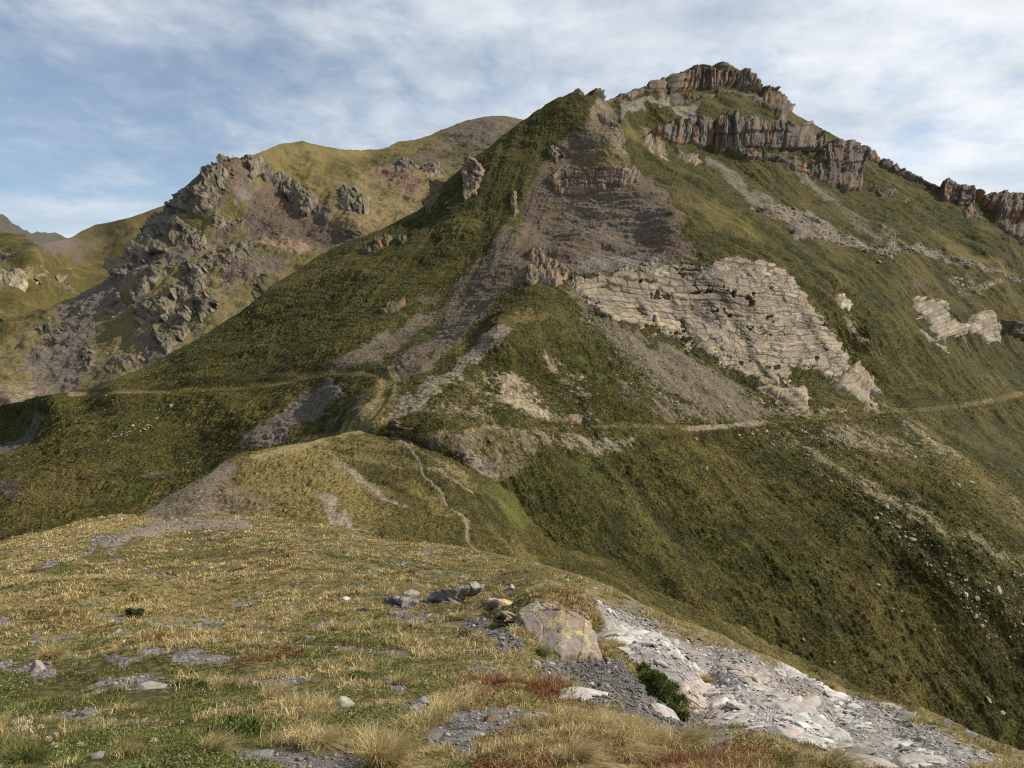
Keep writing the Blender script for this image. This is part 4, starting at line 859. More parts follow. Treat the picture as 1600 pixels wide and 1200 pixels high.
white_slope = [(930, 930), (1000, 965), (1080, 1000), (1150, 1030), (1220, 1055), (1300, 1090), (1400, 1125), (1500, 1160), (1580, 1195), (1450, 1215), (1340, 1190), (1240, 1150), (1120, 1125), (1060, 1090), (990, 1040), (950, 1010), (930, 970)]
dark_shale = zp(N3, [(700, 340), (880, 340), (920, 420), (1040, 440), (1110, 540), (1130, 600), (1300, 610), (1500, 600), (1650, 640), (1900, 800), (2200, 960), (2260, 1060), (2060, 1060), (1860, 960), (1600, 860), (1350, 760), (1150, 640), (1040, 560), (880, 460)])
ne_cov = [
    dict(at=[(-300, 900), (0, 850), (200, 806), (220, 815), (120, 860), (0, 910), (-300, 980)], dry=0.85, soft=14),
    dict(at=[(-300, 960), (0, 930), (500, 900), (650, 960), (400, 1010), (0, 1040), (-300, 1060)], dry=0.62, soft=20),
    dict(at=[(-300, 1060), (0, 1050), (300, 1040), (460, 1080), (420, 1200), (0, 1260), (-300, 1260)], dry=0.12, lush=0.35, soft=24),
    dict(at=[(440, 1000), (600, 960), (700, 1000), (640, 1060), (480, 1070)], dry=0.3, lush=0.3, soft=20),
    dict(at=[(620, 1080), (900, 1080), (1100, 1150), (1350, 1200), (1300, 1300), (560, 1300)], dry=0.8, soft=16),
    dict(at=[(480, 820), (640, 855), (760, 880), (660, 900), (480, 850)], dry=0.45, bare=0.15, soft=14),
    dict(at=zp(Z7, [(400, 920), (600, 850), (800, 790), (1150, 800), (1200, 860), (900, 870), (700, 880), (500, 960)]), bare=0.6, soil=(0.27, 0.215, 0.18), soft=8),
    dict(at=zp(Z7, [(160, 1030), (260, 985), (400, 940), (520, 880), (720, 820), (800, 800), (640, 870), (420, 960), (240, 1020)]), bare=0.9, soil=(0.165, 0.143, 0.125), soft=4, rough=0.8),
    dict(at=zp(Z7, [(420, 800), (560, 770), (640, 790), (560, 800)]), bare=0.8, soil=(0.32, 0.295, 0.25), soft=3),
    dict(at=[(905, 915), (1000, 945), (1130, 1000), (1290, 1075), (1400, 1115), (1300, 1085), (1150, 1030), (1000, 970), (900, 940)], bare=0.5, soil=(0.22, 0.20, 0.195), dry=0.6, soft=10),
    dict(at=white_slope, bare=0.80, soil=(0.25, 0.243, 0.235), rough=1.0, soft=8),
    dict(at=zp(N4, [(240, 440), (440, 420), (640, 560), (800, 640), (900, 760), (700, 640), (480, 540), (300, 520)]), bare=0.95, soil=(0.5, 0.49, 0.48), rough=1.2, soft=6),
    dict(at=zp(N4, [(880, 620), (1060, 680), (1200, 800), (1500, 960), (1700, 1120), (1500, 1100), (1250, 930), (1050, 790)]), bare=0.95, soil=(0.37, 0.335, 0.305), rough=1.3, soft=6),
    dict(at=zp(N4, [(1220, 620), (1300, 630), (1460, 740), (1700, 900), (1600, 900), (1350, 740)]), bare=0.95, soil=(0.52, 0.51, 0.49), rough=1.2, soft=5),
    dict(at=zp(N4, [(820, 660), (1000, 780), (1200, 880), (1350, 980), (1500, 1080), (1300, 1020), (1100, 900), (900, 760)]), bare=0.95, soil=(0.30, 0.30, 0.30), rough=0.7, soft=6),
    dict(at=zp(N4, [(1100, 640), (1250, 760), (1500, 930), (1420, 900), (1200, 780)]), bare=0.5, dry=0.6, soil=(0.24, 0.22, 0.21), soft=6),
    dict(at=zp(N4, [(780, 850), (900, 800), (1040, 900), (1150, 960), (1000, 960), (860, 960)]), bare=0.95, soil=(0.54, 0.52, 0.48), rough=1.2, soft=5),
    dict(at=dark_shale, bare=0.85, soil=SLATE, soft=6),
    dict(at=zp(N3, [(320, 280), (520, 250), (560, 290), (440, 300)]), bare=0.9, soil=SLATE, soft=4),
    dict(at=zp(N3, [(410, 330), (520, 330), (700, 360), (640, 380), (480, 360)]), bare=0.9, soil=SLATE, soft=4),
    dict(at=zp(N3, [(730, 450), (850, 450), (840, 490), (760, 490)]), bare=0.9, soil=SLATE, soft=4),
    dict(at=zp(N3, [(-60, 1060), (160, 1050), (200, 1130), (340, 1180), (300, 1300), (-80, 1300)]), bare=0.95, soil=SLATE, soft=5),
    dict(at=zp(N3, [(400, 840), (560, 810), (640, 840), (580, 900), (460, 890)]), bare=0.85, soil=(0.2, 0.19, 0.19), soft=4),
    dict(at=zp(N3, [(680, 1010), (860, 1010), (840, 1060), (720, 1050)]), bare=0.85, soil=SLATE, soft=4),
    dict(at=zp(N3, [(330, 680), (440, 690), (450, 750), (370, 750)]), bare=0.85, soil=(0.2, 0.19, 0.2), soft=4),
    dict(at=zp(N3, [(1280, 860), (1420, 850), (1420, 920), (1320, 910)]), bare=0.85, soil=SLATE, soft=4),
    dict(at=zp((0, 960, 320), [(190, 460), (330, 420), (440, 440), (420, 490), (260, 490)]), bare=0.9, soil=(0.2, 0.185, 0.18), soft=3),
    dict(at=zp((0, 960, 320), [(760, 390), (900, 370), (1080, 380), (1260, 340), (1340, 330), (1260, 390), (1000, 410)]), bare=0.85, soil=(0.2, 0.185, 0.185), soft=3),
    dict(at=zp((0, 960, 320), [(380, 720), (500, 690), (620, 690), (560, 720), (740, 680), (920, 690), (880, 740), (740, 780), (600, 730)]), bare=0.85, soil=(0.19, 0.18, 0.18), soft=3),
    dict(at=zp((0, 960, 320), [(0, 330), (60, 330), (200, 300), (230, 320), (80, 350)]), bare=0.8, soil=SLATE, soft=3),
]
near = Land('near_hill', ne_depth,
     [(-320, 905), (-100, 868), (0, 845), (60, 832), (95, 822), (130, 812), (165, 806), (200, 803), (215, 806), (240, 813), (265, 812), (295, 806), (330, 803), (380, 803), (420, 805), (480, 815), (530, 821), (565, 834), (600, 846), (640, 849), (680, 851), (740, 862), (800, 875), (840, 883), (880, 895), (910, 903), (940, 915), (1000, 945), (1060, 970), (1130, 1000), (1200, 1030), (1290, 1075), (1340, 1092), (1370, 1105), (1440, 1125), (1500, 1150), (1560, 1180), (1600, 1195), (1800, 1290), (1920, 1340)],
     [(-320, 1440), (1920, 1470)], 1.4, ne_disp, ne_cov, M_NEAR, (0.08, 0.45, (0.2, 0.18, 0.165)),
     [dict(name='shale', at=dark_shale, kind='stuff', label='dark loose shale strip beside the near pale rocks', cat='shale'),
      dict(name='bare_rock', at=white_slope, kind='structure')], back=0.05, jag=0.25)

# ------------------------------------------------------------------ crags, cliffs and outcrops
def crag(name, label, poly, land, mat, amp=4.0, T=None, kind='block', a=5.0, b=4.0, tilt=0.0, group=None, step=1.0, warp=1.0, sink=None, edge=None, out=0.6, seed=0, cat=None, rise=0.0, jw=0.6, wedge=1.0, face=None, plan=False, lean=None, ragged=3.0, holes=0.0, grow=0.0):
    """a closed lump of rock: a cracked front that stands out of the slope and a buried back"""
    poly = np.asarray(poly, float)
    u0, v0 = poly.min(0) - 8; u1, v1 = poly.max(0) + 8
    U, V = np.meshgrid(np.arange(u0, u1, step), np.arange(v0, v1, step))
    wu = U + warp * (5 * vn2(U / 17, V / 17, seed + 1) + 3 * vn2(U / 6, V / 6, seed + 2) + 1.3 * vn2(U / 2.6, V / 2.6, seed + 3))
    wv = V + warp * (5 * vn2(U / 17, V / 17, seed + 4) + 3 * vn2(U / 6, V / 6, seed + 5) + 1.3 * vn2(U / 2.6, V / 2.6, seed + 6))
    sd_ = sdpoly(wu, wv, poly)
    if lean:                                               # an upright rock: its face leans back from its foot
        vb0 = poly[:, 1].max(); zb = float(land.depth(np.array(poly[:, 0].mean()), np.array(vb0 - 1.0)))
        z = zb * (1 + 0.06 * np.clip(np.abs(U - poly[:, 0].mean()) / np.ptp(poly[:, 0]), 0, 1)) / (1 - np.clip((vb0 - V) / F * lean, -0.2, 0.6))
    else:
        zs_ = land.depth(U, V); rt = land.ground(U, V) / zs_
        kk = np.hanning(15); kk /= kk.sum()
        for ax in (0, 1): rt = np.apply_along_axis(lambda m: np.convolve(np.pad(m, 7, 'edge'), kk, 'valid'), ax, rt)
        z = zs_ * rt
    zm = float(np.median(z[sd_ > 0])) if (sd_ > 0).any() else float(z.mean())
    edge = edge or min(9, 0.2 * min(u1 - u0, v1 - v0))
    edge *= 0.8
    Pg = point(U, V, z)
    n = normals(Pg if lean else point(U, V, zs_))
    h = n.copy(); h[..., 2] = 0; h /= np.linalg.norm(h, axis=-1, keepdims=True) + 1e-6
    if face is not None: h = 0.35 * h + 0.65 * np.array([*face, 0.0])
    d = n + (0 if plan else 0.55 * out) * h; d /= np.linalg.norm(d, axis=-1, keepdims=True)
    s = (U - 800) / F * zm; t = -V / F * zm
    ct, st_ = math.cos(tilt), math.sin(tilt); x = s * ct - t * st_; y = s * st_ + t * ct
    if plan: s, t = Pg[..., 0], Pg[..., 1] * 0.9 + Pg[..., 2] * 0.6; x = s * ct - t * st_; y = s * st_ + t * ct
    px = zm / F                                            # metres per pixel of the photograph here
    wx = x + 0.25 * a * fb2(x / a / 1.3, y / b / 1.3, seed + 11, 2); wy = y + 0.25 * b * fb2(x / a / 1.3 + 9, y / b / 1.3, seed + 12, 2)
    f1, f2, c1, fc1 = worley(wx / a, wy / b, seed + 20, facets=True)
    g1, g2, c2, fc2 = worley(wx / (a * 0.4) + 3.3, wy / (b * 0.4), seed + 21, facets=True)
    k1 = 1 - sstep(f2 - f1, 0.0, 0.10); k2 = 1 - sstep(g2 - g1, 0.0, 0.12)
    rough = fb2(x / (a * 0.7), y / (b * 0.7), seed + 30, 5, 0.6)
    big = vn2(x / (a * 3.5), y / (b * 2.5), seed + 31)
    if kind == 'column':
        q = x / a + 0.9 * vn2(x / (a * 2.7), y / (b * 4), seed + 14) + 0.25 * vn2(x / a, y / b, seed + 16)
        i = np.floor(q); fr = q - i; ii = i.astype(np.int64)
        hc = _h(ii, ii * 0, 5, seed); stp = np.floor(y / (b * (0.5 + hc)) + 7 * hc).astype(np.int64); hs = _h(ii, stp, 6, seed)
        c1 = 0.6 * hc + 0.4 * hs
        k1 = 1 - sstep(np.minimum(fr, 1 - fr) * a, 0.25 * px, 1.3 * px)
        blk = 0.75 * hc + 0.35 * hs + 0.5 * (_h(ii, stp, 8, seed) - 0.5) * (fr - 0.5) + 0.9 * fc1 + 0.45 * fc2 - 0.3 * k1 - 0.08 * k2 + 0.2 * rough + 0.55 * big - 0.35
        rb = y / (0.32 * b) + 0.5 * vn2(x / (a * 4), y / b, seed + 17) + 0.2 * hc; ib = np.floor(rb).astype(np.int64); fb_ = rb - np.floor(rb)
        blk = blk + 0.55 * _h(ib, ib * 0, 11, seed) + 0.3 * _h(ib, ii, 12, seed); k1 = np.maximum(k1, 0.8 * (1 - sstep(np.minimum(fb_, 1 - fb_) * 0.32 * b, 0.2 * px, 1.0 * px)))
    elif kind == 'strata':
        c1, k1, tl = masonry(x, y, a * 1.2, b, 1.1 * px, seed + 40); ca, ka, ta = masonry(x, y, a * 0.5, b * 0.45, 0.9 * px, seed + 44)
        ri = np.floor(y / b + 0.5 * vn2(x / (a * 3), y * 0, seed + 15)); rr = _h(ri.astype(np.int64), (ri * 0).astype(np.int64), 8, seed)
        blk = 0.5 * rr + 0.35 * c1 + 0.15 * ca + 0.35 * tl - 0.22 * k1 - 0.1 * ka + 0.12 * rough + 0.25 * big
        k1 = np.maximum(k1, 0.5 * ka)
    elif kind == 'slab':
        xs_ = x + 2.2 * a * vn2(x / (7 * a), y / (9 * b), seed + 50) + 0.16 * y + 0.22 * a * fb2(x / (1.4 * a), y / (1.4 * b), seed + 51, 3); ys_ = y + 0.2 * b * fb2(x / (1.3 * a), y / (1.3 * b), seed + 52, 3) + 1.0 * b * vn2(x / (7 * a), y / (6 * b), seed + 53)
        c1, k1, tl = masonry(xs_, ys_, a, b, 1.5 * px, seed + 40); ca, ka, ta = masonry(xs_ + 0.12 * ys_, ys_, a * 0.45, b * 0.4, 1.2 * px, seed + 44)
        w1, w2, wc, wf = worley(xs_ / a, ys_ / b, seed + 55, facets=True); kw = 1 - sstep(w2 - w1, 0.0, 1.5 * px / b)
        mixw = sstep(vn2(x / (2.5 * a), y / (2.5 * b), seed + 56), 0.12, 0.2)
        c1 = np.where(mixw > 0.5, wc, c1); k1 = np.where(mixw > 0.5, kw, k1); tl = np.where(mixw > 0.5, 0.8 * wf, tl)
        small = sstep(vn2(x / (a * 3), y / (b * 2.2), seed + 47) + 0.5 * (c1 - 0.5), -0.3, 0.05)
        k1 = np.clip(k1 + 0.75 * ka * small, 0, 1)
        ri = np.floor(ys_ / (2.1 * b) + 0.6 * vn2(xs_ / (4 * a), ys_ / (5 * b), seed + 58)); step_ = _h(ri.astype(np.int64), np.floor(xs_ / (5 * a) + 3 * _h(ri.astype(np.int64), (ri * 0).astype(np.int64), 2, seed)).astype(np.int64), 9, seed)
        fade = sstep(vn2(xs_ / (1.3 * a), ys_ / (1.3 * b), seed + 59), -0.55, 0.25); k1 = k1 * (0.6 + 0.4 * fade)
        blk = 0.32 * c1 + 0.2 * ca * small + 0.30 * tl + 0.2 * ta * small + 0.26 * step_ - 0.25 * k1 + 0.12 * rough + 0.10 * big
        c1 = 0.6 * c1 + 0.4 * ca * small
    else:
        blk = 0.65 * c1 + 0.7 * fc1 + 0.4 * c2 + 0.65 * fc2 - 0.25 * k1 - 0.1 * k2 + 0.28 * rough + 0.4 * big - 0.2
    sd_ = sd_ + ragged * (c1 - 0.6) + grow
    if holes: sd_ = np.minimum(sd_, 70 * (holes - vn2(U / 15, V / 9, seed + 60) - 0.5 * vn2(U / 5, V / 4, seed + 61)))
    e = np.clip(sd_ / edge, 0, 1)
    ins = sd_ > 0
    vt = np.where(ins, V, 1e9).min(0); vb_ = np.where(ins, V, -1e9).max(0)
    vt = np.where(vb_ > 0, vt, v0); vb_ = np.where(vb_ > 0, vb_, v1)
    up_f = np.clip((vb_[None] - V) / np.maximum(vb_ - vt, 2)[None], 0, 1)      # 0 at the foot of the face, 1 at its brow
    sink = 0.3 * amp if sink is None else sink
    if plan:
        p = amp * (e ** 0.7) * (0.5 + blk) - sink * (1 - e) ** 2
    else:
        prof = wedge * (0.12 + 0.88 * up_f ** 0.8) + (1 - wedge) * 0.6
        p = amp * 0.72 * (e ** 0.8) * (prof * 0.75 + (0.3 + 0.7 * prof) * blk * 0.75) - sink * (1 - e) ** 2
    Ff = Pg + d * p[..., None]
    if rise: Ff[..., 2] += rise * e
    T = T or amp * 1.5
    Bk = Pg - d * (T * e ** 0.5 + sink)[..., None]
    idx = np.arange(U.size).reshape(U.shape)
    keep = (sd_ > -1.5 * step); kq = keep[1:, :-1] & keep[1:, 1:] & keep[:-1, 1:] & keep[:-1, :-1]
    q = np.stack([idx[1:, :-1], idx[1:, 1:], idx[:-1, 1:], idx[:-1, :-1]], -1)[kq]
    if len(q) < 4: return None
    ed = np.concatenate([q[:, [0, 1]], q[:, [1, 2]], q[:, [2, 3]], q[:, [3, 0]]])
    key = ed[:, 0].astype(np.int64) * U.size + ed[:, 1]; rev = ed[:, 1].astype(np.int64) * U.size + ed[:, 0]
    rim = ed[~np.isin(key, rev)]
    N = U.size
    faces = np.concatenate([q, q[:, ::-1] + N, np.c_[rim[:, 1], rim[:, 0], rim[:, 0] + N, rim[:, 1] + N]])
    verts = np.concatenate([Ff.reshape(-1, 3), Bk.reshape(-1, 3)])
    at = dict(cell=np.tile(c1.ravel(), 2), crack=np.tile((np.clip(k1 * jw, 0, 1)).ravel(), 2))
    used = np.zeros(2 * N, bool); used[faces.ravel()] = True; rem = np.cumsum(used) - 1
    org = Ff[keep].mean(0)
    o = mesh_obj(name, verts[used] - org, rem[faces], mat, {k: v[used] for k, v in at.items()})
    o.location = org
    return tag(o, label, cat or name.replace('_', ' '), group)


# the summit and its two cliff bands
crag('rock_cliff', 'grey cliff ring just under the summit dome', zp(Z3, [(1034, 250), (1036, 175), (1046, 140), (1080, 124), (1130, 108), (1200, 111), (1300, 120), (1400, 132), (1470, 142), (1530, 185), (1570, 215), (1560, 260), (1500, 232), (1400, 215), (1300, 212), (1180, 222), (1090, 238)]), mtn, K_SUMMIT, 9, 22, 'column', 4.2, 14, seed=100, grow=2.5, warp=0.5, out=1.6, edge=7)
crag('rock_ledge', 'thin layered grey step below the summit cliff ring', zp(Z3, [(1005, 255), (1090, 243), (1200, 243), (1300, 262), (1270, 285), (1180, 290), (1100, 315), (1040, 325), (1010, 290)]), mtn, K_SUMMIT, 4, 10, 'strata', 6, 2.2, seed=104, warp=0.4, out=1.2, edge=5)
crag('rock_ledge', 'long thin grey ledge crossing below the summit ring', zp(Z3, [(1290, 225), (1420, 235), (1540, 265), (1600, 300), (1640, 360), (1600, 360), (1500, 290), (1380, 262), (1290, 262)]), mtn, K_SUMMIT, 3, 9, 'strata', 6, 2.0, seed=106, warp=0.4, out=1.2, edge=4)
crag('summit_dome', 'small tan rock dome on the very summit', zp(Z3, [(1270, 90), (1290, 68), (1325, 60), (1360, 68), (1405, 106), (1330, 104)]), mtn, K_BROWN, 3, 12, 'strata', 4, 1.4, seed=108, warp=0.3, edge=4)
crag('rock_cliff', 'dark broken cliff on the right shoulder of the summit', zp(Z4, [(280, 180), (330, 188), (380, 225), (432, 272), (432, 300), (405, 305), (395, 375), (350, 340), (318, 285), (288, 235)]), mtn, K_SUMMIT, 8, 20, 'block', 6, 9, seed=110, grow=2.5, warp=0.5, out=1.4, edge=6)
crag('rock_cliff', 'orange streaked pillar cliff at the left of the lower band', [(1014, 208), (1032, 202), (1053, 192), (1074, 194), (1083, 205), (1091, 192), (1104, 194), (1112, 192), (1116, 226), (1124, 240), (1110, 230), (1098, 233), (1082, 222), (1070, 226), (1058, 224), (1037, 222), (1016, 220)], mtn, K_SUMMIT, 8, 16, 'column', 4.5, 16, seed=120, grow=3, warp=0.6, out=1.5, edge=6)
crag('rock_cliff', 'grey vertical cliff in the middle of the lower band', [(1112, 192), (1134, 187), (1155, 188), (1184, 190), (1222, 195), (1228, 215), (1226, 234), (1206, 233), (1178, 228), (1160, 230), (1150, 240), (1134, 232), (1122, 238), (1114, 226)], mtn, K_SUMMIT, 9, 18, 'column', 5.0, 20, seed=124, grow=3, warp=0.5, out=1.6, edge=6)
crag('rock_cliff', 'brown jointed cliff left of the tall pillar buttress', [(1222, 195), (1250, 198), (1275, 213), (1290, 222), (1284, 234), (1268, 238), (1247, 232), (1232, 236), (1224, 226)], mtn, K_SUMMIT, 9, 18, 'column', 4.6, 16, seed=128, grow=3, warp=0.5, out=1.5, edge=6)
crag('rock_ledge', 'rubbly grey rock ledge under the middle cliff', zp(Z4, [(140, 480), (210, 490), (300, 508), (400, 520), (490, 570), (520, 610), (470, 600), (380, 562), (280, 548), (180, 535)]), mtn, K_SUMMIT, 5, 12, 'block', 4, 2.6, seed=130, grow=2, warp=0.7, out=1.2, edge=5)
crag('pillar_buttress', 'tall reddish pillar buttress below the right ridge', zp(Z4, [(520, 560), (560, 520), (585, 480), (620, 458), (660, 452), (705, 464), (745, 492), (780, 500), (780, 530), (765, 560), (775, 640), (778, 697), (700, 698), (640, 685), (590, 655), (525, 615)]), mtn, K_SUMMIT, 12, 30, 'column', 5.2, 24, seed=134, grow=3.5, warp=0.5, out=2.0, edge=8)
crag('ridge_rocks', 'jagged dark rock rim along the right skyline', zp(Z4, [(760, 470), (820, 500), (900, 545), (1000, 600), (1080, 640), (1160, 678), (1150, 690), (1040, 645), (960, 610), (870, 565), (800, 540), (775, 520)]), mtn, K_SUMMIT, 6, 12, 'block', 6, 4, seed=138, grow=1.5, warp=0.4, out=1.0, edge=5)
crag('rock_outcrop', 'small brown outcrop between pillar buttress and right crags', zp(Z4, [(820, 690), (850, 672), (890, 690), (935, 675), (965, 720), (910, 742), (850, 710)]), mtn, K_SUMMIT, 5, 10, 'block', 5, 6, seed=140, warp=0.6)
crag('rock_outcrop', 'pair of tiny dark outcrops on the grass under the right ridge', zp(Z4, [(990, 740), (1030, 735), (1070, 765), (1020, 765)]), mtn, K_SUMMIT, 4, 8, 'block', 4, 4, seed=142, warp=0.5)
crag('rock_cliff', 'dark square crag standing at the right end of the ridge', zp(Z4, [(1172, 700), (1200, 672), (1245, 664), (1295, 682), (1345, 708), (1345, 772), (1280, 772), (1220, 752), (1176, 738)]), mtn, K_SUMMIT, 9, 22, 'column', 6, 10, seed=144, grow=2.5, warp=0.5, out=1.5, edge=6)
crag('rock_outcrop', 'small rugged outcrop just beneath the dark square crag', zp(Z4, [(1268, 785), (1330, 770), (1392, 812), (1395, 842), (1310, 835)]), mtn, K_SUMMIT, 6, 12, 'block', 5, 6, seed=146, warp=0.5)
crag('rock_cliff', 'dark columned crag cut by the right edge of the photo', zp(Z4, [(1350, 706), (1440, 722), (1530, 735), (1600, 755), (1700, 780), (1700, 1010), (1590, 962), (1510, 912), (1452, 862), (1460, 805), (1400, 765)]), mtn, K_SUMMIT, 10, 24, 'column', 6, 14, seed=148, grow=3, warp=0.6, out=1.5, edge=7)
# the toothed ridge left of the summit
crag('rock_ridge', 'stepped layered rock ridge ending at the notch', zp(Z3, [(640, 292), (700, 268), (770, 242), (830, 214), (868, 208), (900, 180), (945, 170), (984, 160), (992, 240), (990, 285), (940, 262), (860, 262), (780, 290), (700, 318), (650, 312)]), mtn, K_BROWN, 5, 14, 'strata', 8, 2.4, seed=150, warp=0.35, out=1.2, edge=5)
crag('summit_rocks', 'flat rock cap on the grassy top left of the ridge', zp(Z3, [(370, 268), (430, 244), (480, 230), (506, 250), (470, 268), (410, 276)]), mtn, K_BROWN, 3, 8, 'strata', 5, 1.6, seed=152, warp=0.3, edge=4)
crag('summit_rocks', 'blocky grey rock overhanging the top of the brown face', zp(Z3, [(516, 244), (570, 221), (615, 226), (642, 270), (628, 290), (580, 262), (520, 256)]), mtn, K_SUMMIT, 6, 10, 'block', 6, 4, seed=154, warp=0.3, edge=5)
crag('rock_ledge', 'broken tan rock rib descending from the overhanging block', zp(Z3, [(575, 370), (620, 355), (700, 420), (750, 500), (770, 600), (735, 560), (690, 470), (600, 420)]), mtn, K_BROWN, 3, 8, 'strata', 6, 2.2, seed=156, warp=0.7)
crag('rock_outcrop', 'tan broken rocks on the right flank below the ridge', zp(Z3, [(840, 480), (900, 500), (990, 540), (1000, 610), (960, 640), (1000, 680), (930, 630), (870, 560)]), mtn, K_BROWN, 4, 8, 'block', 4, 6, seed=158, warp=0.8)
crag('rock_outcrop', 'scattered tan rocks below the orange pillars', zp(Z3, [(1000, 590), (1080, 600), (1180, 620), (1220, 660), (1130, 680), (1040, 640)]), mtn, K_BROWN, 3.5, 8, 'block', 4, 4, seed=159, warp=1.0)
# the brown rib
crag('rock_band', 'brown layered rock band across the scree face', zp(Z3, [(286, 770), (300, 738), (400, 690), (540, 702), (680, 715), (800, 700), (838, 742), (815, 785), (700, 800), (620, 830), (520, 848), (370, 872), (330, 842)]), mtn, K_BROWN, 9, 20, 'strata', 5, 4.0, seed=160, grow=2, warp=0.6, out=1.6, edge=7)
crag('rock_outcrop', 'brown dark sided outcrop above the layered band', zp(Z3, [(270, 580), (330, 580), (390, 640), (340, 676), (300, 650)]), mtn, K_BROWN, 7, 12, 'block', 5, 6, seed=162, warp=0.6, out=1.4)
crag('rock_outcrop', 'dark narrow outcrop at the foot of the shadowed gully', zp(Z2, [(1170, 590), (1210, 585), (1222, 690), (1200, 730), (1165, 650)]), mtn, K_BROWN, 7, 12, 'block', 5, 8, seed=164, warp=0.5, out=1.4)
crag('rock_outcrop', 'reddish broken outcrop left of the pale cliff top', zp(Z5, [(150, 115), (250, 102), (290, 180), (400, 205), (430, 262), (400, 320), (320, 330), (250, 310), (180, 350), (120, 300), (160, 220)]), mtn, K_BROWN, 6, 12, 'block', 4, 5, seed=166, warp=0.8, out=1.2)
# the pale cliff
WCL = [(885, 424), (905, 432), (960, 421), (1040, 408), (1085, 416), (1120, 405), (1150, 392), (1175, 400), (1205, 408), (1232, 425), (1260, 458), (1290, 500), (1320, 535), (1338, 566), (1310, 590), (1265, 574), (1242, 578), (1245, 600), (1200, 602), (1160, 594), (1115, 566), (1080, 546), (1040, 530), (1000, 511), (960, 500), (925, 486), (900, 462)]
crag('limestone_cliff', 'large pale cracked limestone cliff in the middle of the mountain', WCL, mtn, K_WHITE, 2.7, 16, 'slab', 4.6, 2.7, tilt=0.10, seed=170, warp=1.0, out=0.7, edge=9, step=0.85, wedge=0.25, jw=1.0, ragged=11, holes=1.0)
crag('limestone_cliff', 'thin layered tan ledges at the foot of the big pale cliff', [(1183, 604), (1225, 600), (1260, 602), (1266, 645), (1240, 642), (1214, 622)], mtn, K_WHITE, 3, 9, 'strata', 5, 1.6, seed=172, warp=0.6)
crag('limestone_cliff', 'pale rock tongue running down to the right path', zp(Z6, [(555, 845), (600, 790), (640, 755), (690, 690), (745, 760), (800, 850), (838, 890), (800, 905), (760, 890), (770, 930), (840, 995), (760, 975), (660, 905)]), mtn, K_WHITE, 4, 11, 'slab', 5, 5, tilt=0.7, seed=174, warp=0.5, out=0.9, edge=6)
crag('rock_outcrop', 'white stone patch on grass right of the big cliff top', zp(Z6, [(560, 390), (570, 350), (620, 340), (660, 400), (655, 450), (600, 435)]), mtn, K_WHITE, 2.5, 7, 'block', 4, 3, seed=176, warp=0.9)
crag('rock_outcrop', 'tiny white stone patch above the other on the grass', zp(Z6, [(595, 310), (630, 300), (640, 322), (600, 324)]), mtn, K_WHITE, 2, 6, 'block', 4, 3, seed=177, warp=0.5)
crag('limestone_cliff', 'grey white cliff with an overhang on the right bench', zp(Z6, [(965, 405), (1060, 340), (1120, 355), (1180, 392), (1205, 470), (1285, 520), (1295, 612), (1205, 592), (1182, 622), (1130, 590), (1060, 530), (1000, 470)]), mtn, K_WHITE, 4.5, 12, 'strata', 5, 2.6, tilt=-0.35, wedge=0.7, seed=178, warp=1.4, out=1.4, edge=8)
crag('rock_outcrop', 'white broken rock tail below the overhang cliff', zp(Z6, [(1000, 500), (1060, 540), (1130, 590), (1180, 630), (1205, 692), (1140, 650), (1050, 580)]), mtn, K_WHITE, 3, 8, 'block', 4, 3, seed=180, warp=0.8)
crag('limestone_cliff', 'smooth grey slab cliff on the right bench', zp(Z6, [(1288, 470), (1350, 440), (1412, 430), (1442, 450), (1480, 540), (1490, 622), (1400, 612), (1320, 555)]), mtn, K_WHITE, 4.0, 14, 'strata', 5, 4.2, tilt=-0.3, wedge=0.8, seed=182, warp=0.5, out=1.6, edge=7)
crag('rock_cliff', 'dark grey cliff beside the smooth slab at the right edge', zp(Z6, [(1460, 480), (1530, 490), (1600, 520), (1750, 560), (1750, 640), (1600, 595), (1492, 565)]), mtn, K_SUMMIT, 8, 18, 'column', 6, 10, seed=184, warp=0.5, out=1.5, edge=6)
crag('rock_outcrop', 'white ledge patch on the slope above the smooth slab', zp(Z6, [(1190, 240), (1260, 230), (1300, 300), (1370, 350), (1300, 340), (1240, 300)]), mtn, K_WHITE, 2.2, 7, 'block', 4, 2.5, seed=186, warp=1.0)
